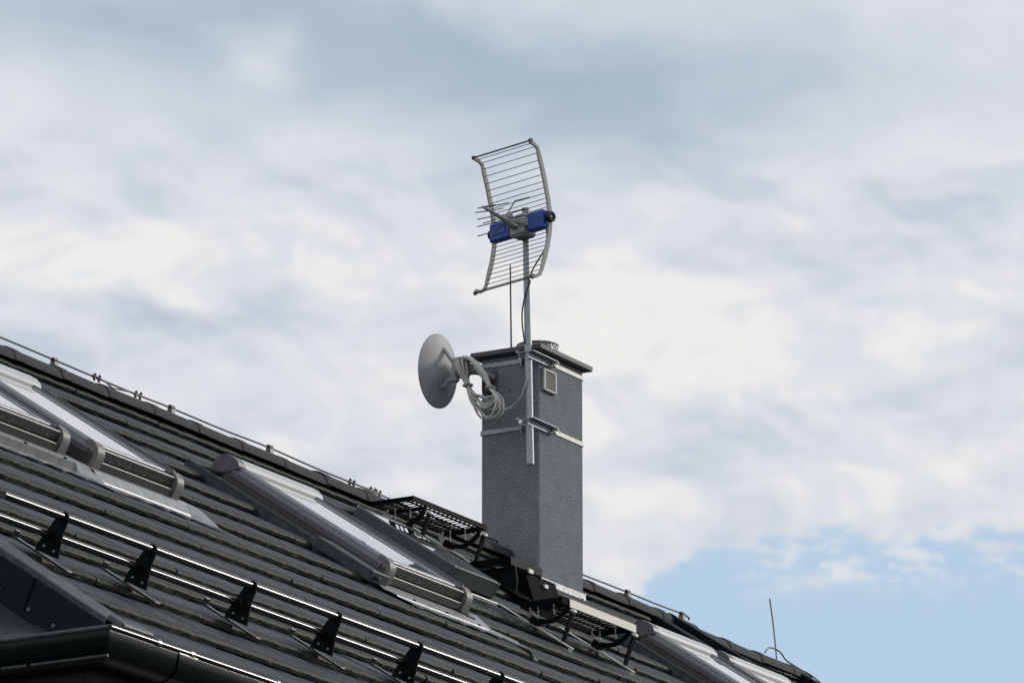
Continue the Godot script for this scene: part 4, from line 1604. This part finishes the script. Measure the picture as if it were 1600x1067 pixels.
# ------------------------------------------------------------------ the small dish
func make_dish() -> void:
	var c := L(-0.55, 1.027, -0.446)
	var axis := Vector3(0.0, -0.085, 1.0).normalized()      # from the dish back to its mount
	var o := thing("dish_antenna", "round grey dish antenna seen from behind at the left of the chimney", "dish antenna", c + Vector3(0, -0.17, 0))
	var x := Vector3(1, 0, 0)
	var t := Transform3D(Basis(x, axis, x.cross(axis)), c)
	var st := begin()
	var prof := []
	for k in 15:
		var r := 0.168 * (14 - k) / 14.0
		prof.append([r, 0.030 * (1.0 - pow(r / 0.168, 2.0))])
	# the rim folds over, then the hollow side
	prof.push_front([0.171, -0.002])
	prof.push_front([0.170, -0.007])
	prof.push_front([0.165, -0.007])
	lathe(st, t, prof, 64)
	var hollow := []
	for k in 12:
		var r := 0.165 * k / 11.0
		hollow.append([r, 0.024 * (1.0 - pow(r / 0.165, 2.0)) - 0.003])
	lathe(st, t, hollow, 48)
	obj("reflector", st, M.dish, o)
	# two-armed bracket, then the radio housing and the pole arm
	st = begin()
	var hub := c + axis * 0.090
	for s in [-1.0, 1.0]:
		var top := 0.099 if s > 0 else -0.076
		var foot := c + Vector3(0, top, 0) + axis * 0.021
		tube(st, spline([hub + Vector3(0, s * 0.030, 0), hub + Vector3(0, s * 0.046, 0) - axis * 0.018, c + Vector3(0, top - s * 0.026, 0) + axis * 0.050, c + Vector3(0, top - s * 0.004, 0) + axis * 0.034, foot], 4), 0.009, 10)
		tube(st, [foot - axis * 0.003, foot + axis * 0.012], 0.011, 10)
	bar(st, hub + Vector3(0, -0.058, 0), hub + Vector3(0, 0.058, 0), 0.030, 0.034, axis, 0.008)
	obj("spider_bracket", st, M.dish, o)
	st = begin()
	tube(st, [hub + axis * 0.01, hub + axis * 0.025, hub + axis * 0.060, hub + axis * 0.068], [0.034, 0.040, 0.040, 0.030], 18)
	tube(st, [hub + axis * 0.06, hub + axis * 0.115, hub + axis * 0.122], [0.026, 0.026, 0.020], 16)
	obj("radio_housing", st, M.dish, o)
	st = begin()
	tube(st, [hub + axis * 0.09 + Vector3(0.0, 0.0, 0), L(CHX, 1.000, -0.235)], 0.016, 14)
	obj("arm", st, M.grey_plastic, o)
	st = begin()
	wbox(st, Vector3(CHX - 0.012, 0.94, -0.295), Vector3(CHX - 0.001, 1.03, -0.215), 0.003)
	wbox(st, Vector3(CHX - 0.040, 0.925, -0.262), Vector3(CHX - 0.002, 0.985, -0.236), 0.004)
	obj("wall_plate", st, M.bronze, o)
	st = begin()
	bar(st, L(CHX - 0.03, 1.060, -0.292), L(CHX - 0.025, 0.935, -0.232), 0.012, 0.03, Vector3(1, 0, 0), 0.003)
	obj("stay", st, M.bronze, o)


func make_cable_coil() -> void:
	var o := thing("cable_coil", "coil of grey cable hung behind the dish on the left side of the chimney", "cable", L(-0.5, 0.79, -0.2))
	var r := RandomNumberGenerator.new()
	r.seed = 17
	# every loop runs over the mount at the top, through a tie on the left, round the bottom and through a tie on the right
	var outer := [Vector2(1.080, -0.376), Vector2(1.030, -0.358), Vector2(0.953, -0.326), Vector2(0.860, -0.288), Vector2(0.800, -0.245), Vector2(0.780, -0.195), Vector2(0.806, -0.150), Vector2(0.862, -0.152), Vector2(0.926, -0.198), Vector2(1.000, -0.236), Vector2(1.062, -0.285)]
	var inner := [Vector2(1.088, -0.318), Vector2(1.040, -0.322), Vector2(0.957, -0.316), Vector2(0.915, -0.290), Vector2(0.892, -0.255), Vector2(0.878, -0.220), Vector2(0.884, -0.186), Vector2(0.902, -0.182), Vector2(0.932, -0.206), Vector2(1.015, -0.256), Vector2(1.070, -0.296)]
	for k in 14:
		var f := k / 13.0
		var x := -0.59 + 0.030 * sin(k * 2.4)
		var pts := []
		for i in outer.size():
			var loose := 0.35 if i in [2, 8] else 1.0
			var p: Vector2 = outer[i].lerp(inner[i], clampf(f + r.randf_range(-0.12, 0.12) * loose, -0.05, 1.05))
			pts.append(Vector3(0, -0.028, 0.053) + L(lerpf(-0.59, x, loose) + r.randf_range(-0.006, 0.006), p.x + r.randf_range(-0.007, 0.007) * loose, p.y + r.randf_range(-0.006, 0.006) * loose))
		var st := begin()
		tube(st, spline(pts, 5, true), 0.0050, 8, true)
		obj("loop", st, M.cable, o)
	for q in [[Vector3(-0.59, 0.927, -0.268), Vector3(0, 0.35, 1.0)], [Vector3(-0.59, 0.901, -0.148), Vector3(0, 0.1, 1.0)]]:
		var st := begin()
		var d: Vector3 = q[1].normalized()
		var p: Vector3 = BASE + q[0]
		bar(st, p - d * 0.017, p + d * 0.017, 0.050, 0.014, Vector3(0, 1, 0), 0.004)
		obj("tie", st, M.tie, o)
	var st2 := begin()
	tube(st2, spline([L(-0.575, 0.842, -0.25), L(-0.570, 0.805, -0.18), L(-0.540, 0.805, -0.12), L(-0.494, 0.828, -0.088), L(-0.500, 0.869, -0.038), L(-0.508, 0.914, -0.014), L(-0.502, 0.95, -0.002)], 6), 0.0040, 8)
	obj("tail", st2, M.cable, o)


# ------------------------------------------------------------------ moss on the front edges
func make_moss() -> void:
	# a tuft: a few short blades, hanging over the edge
	var st := begin()
	var r := RandomNumberGenerator.new()
	r.seed = 55
	for k in 7:
		var x := r.randf_range(-0.008, 0.008)
		var w := r.randf_range(0.0010, 0.0022)
		var a := Vector3(x - w, 0.002 + r.randf_range(-0.003, 0.002), 0.0)
		var b := Vector3(x + w, a.y, 0.0)
		var tip := Vector3(x + r.randf_range(-0.002, 0.002), a.y - r.randf_range(0.005, 0.010), r.randf_range(0.000, 0.003))
		var m := Vector3(x, (a.y + tip.y) / 2 + 0.002, 0.0022)
		face(st, [a, m, tip], Vector3(x, 0, -1))
		face(st, [m, b, tip], Vector3(x, 0, -1))
		face(st, [a, b, m], Vector3(x, -1, 0))
	var mesh := st.commit()
	var n := FastNoiseLite.new()
	n.seed = 2
	n.frequency = 1.1
	n.fractal_octaves = 3
	var list := []
	for s in tile_spots:
		var row: int = s[1]
		if s[3] == 1 and s[0] < -6.5:
			continue
		var count := 60
		if s[3] == 1:
			count = 30
		for k in count:
			var x := r.randf_range(0.0, 0.297)
			var u: float = s[0] + x
			var d := n.get_noise_2d(u, row * 3.7)
			if u > -1.2 or row >= 9:
				d -= 0.55
			if u < -8.56 or r.randf() > clampf(0.85 + 1.3 * d, 0.06, 1.0):
				continue
			var low := r.randf() < 0.985
			var y := 0.030 + tile_top(x) - 0.0125 - (r.randf_range(0.000, 0.006) if low else -0.003)
			var z := 0.001 if low else r.randf_range(-0.012, 0.0)
			var size := r.randf_range(0.45, 0.8) * clampf(0.85 + 0.5 * d, 0.5, 1.2) * (1.0 if low else 0.6)
			var basis := Basis(Vector3(0, 0, 1), r.randf_range(-0.25, 0.25)).scaled(Vector3(size, size, size))
			if not low:
				basis = Basis(Vector3(1, 0, 0), -0.9) * basis
			var t: Transform3D = s[2] * Transform3D(basis, Vector3(x, y, z))
			var hue := n.get_noise_2d(u * 2.3 + 50.0, row * 5.1)
			var c := Color(0.090, 0.108, 0.080).lerp(Color(0.140, 0.175, 0.080), clampf(0.45 + 1.6 * hue, 0.0, 1.0))
			if n.get_noise_2d(u * 3.1 + 9.0, row * 8.3) > 0.30:
				c = Color(0.165, 0.140, 0.105)
			c = c * r.randf_range(0.50, 0.85)
			c.a = 1.0
			list.append([t, c])
	var mm := MultiMesh.new()
	mm.transform_format = MultiMesh.TRANSFORM_3D
	mm.use_colors = true
	mm.mesh = mesh
	mm.instance_count = list.size()
	for i in list.size():
		mm.set_instance_transform(i, list[i][0])
		mm.set_instance_color(i, list[i][1])
	var o := MultiMeshInstance3D.new()
	o.name = "moss"
	o.multimesh = mm
	o.material_override = M.moss
	add_child(o, true)
	tag(o, "short green and brown moss growing along the front edges of the roof tiles", "moss", "", "stuff")
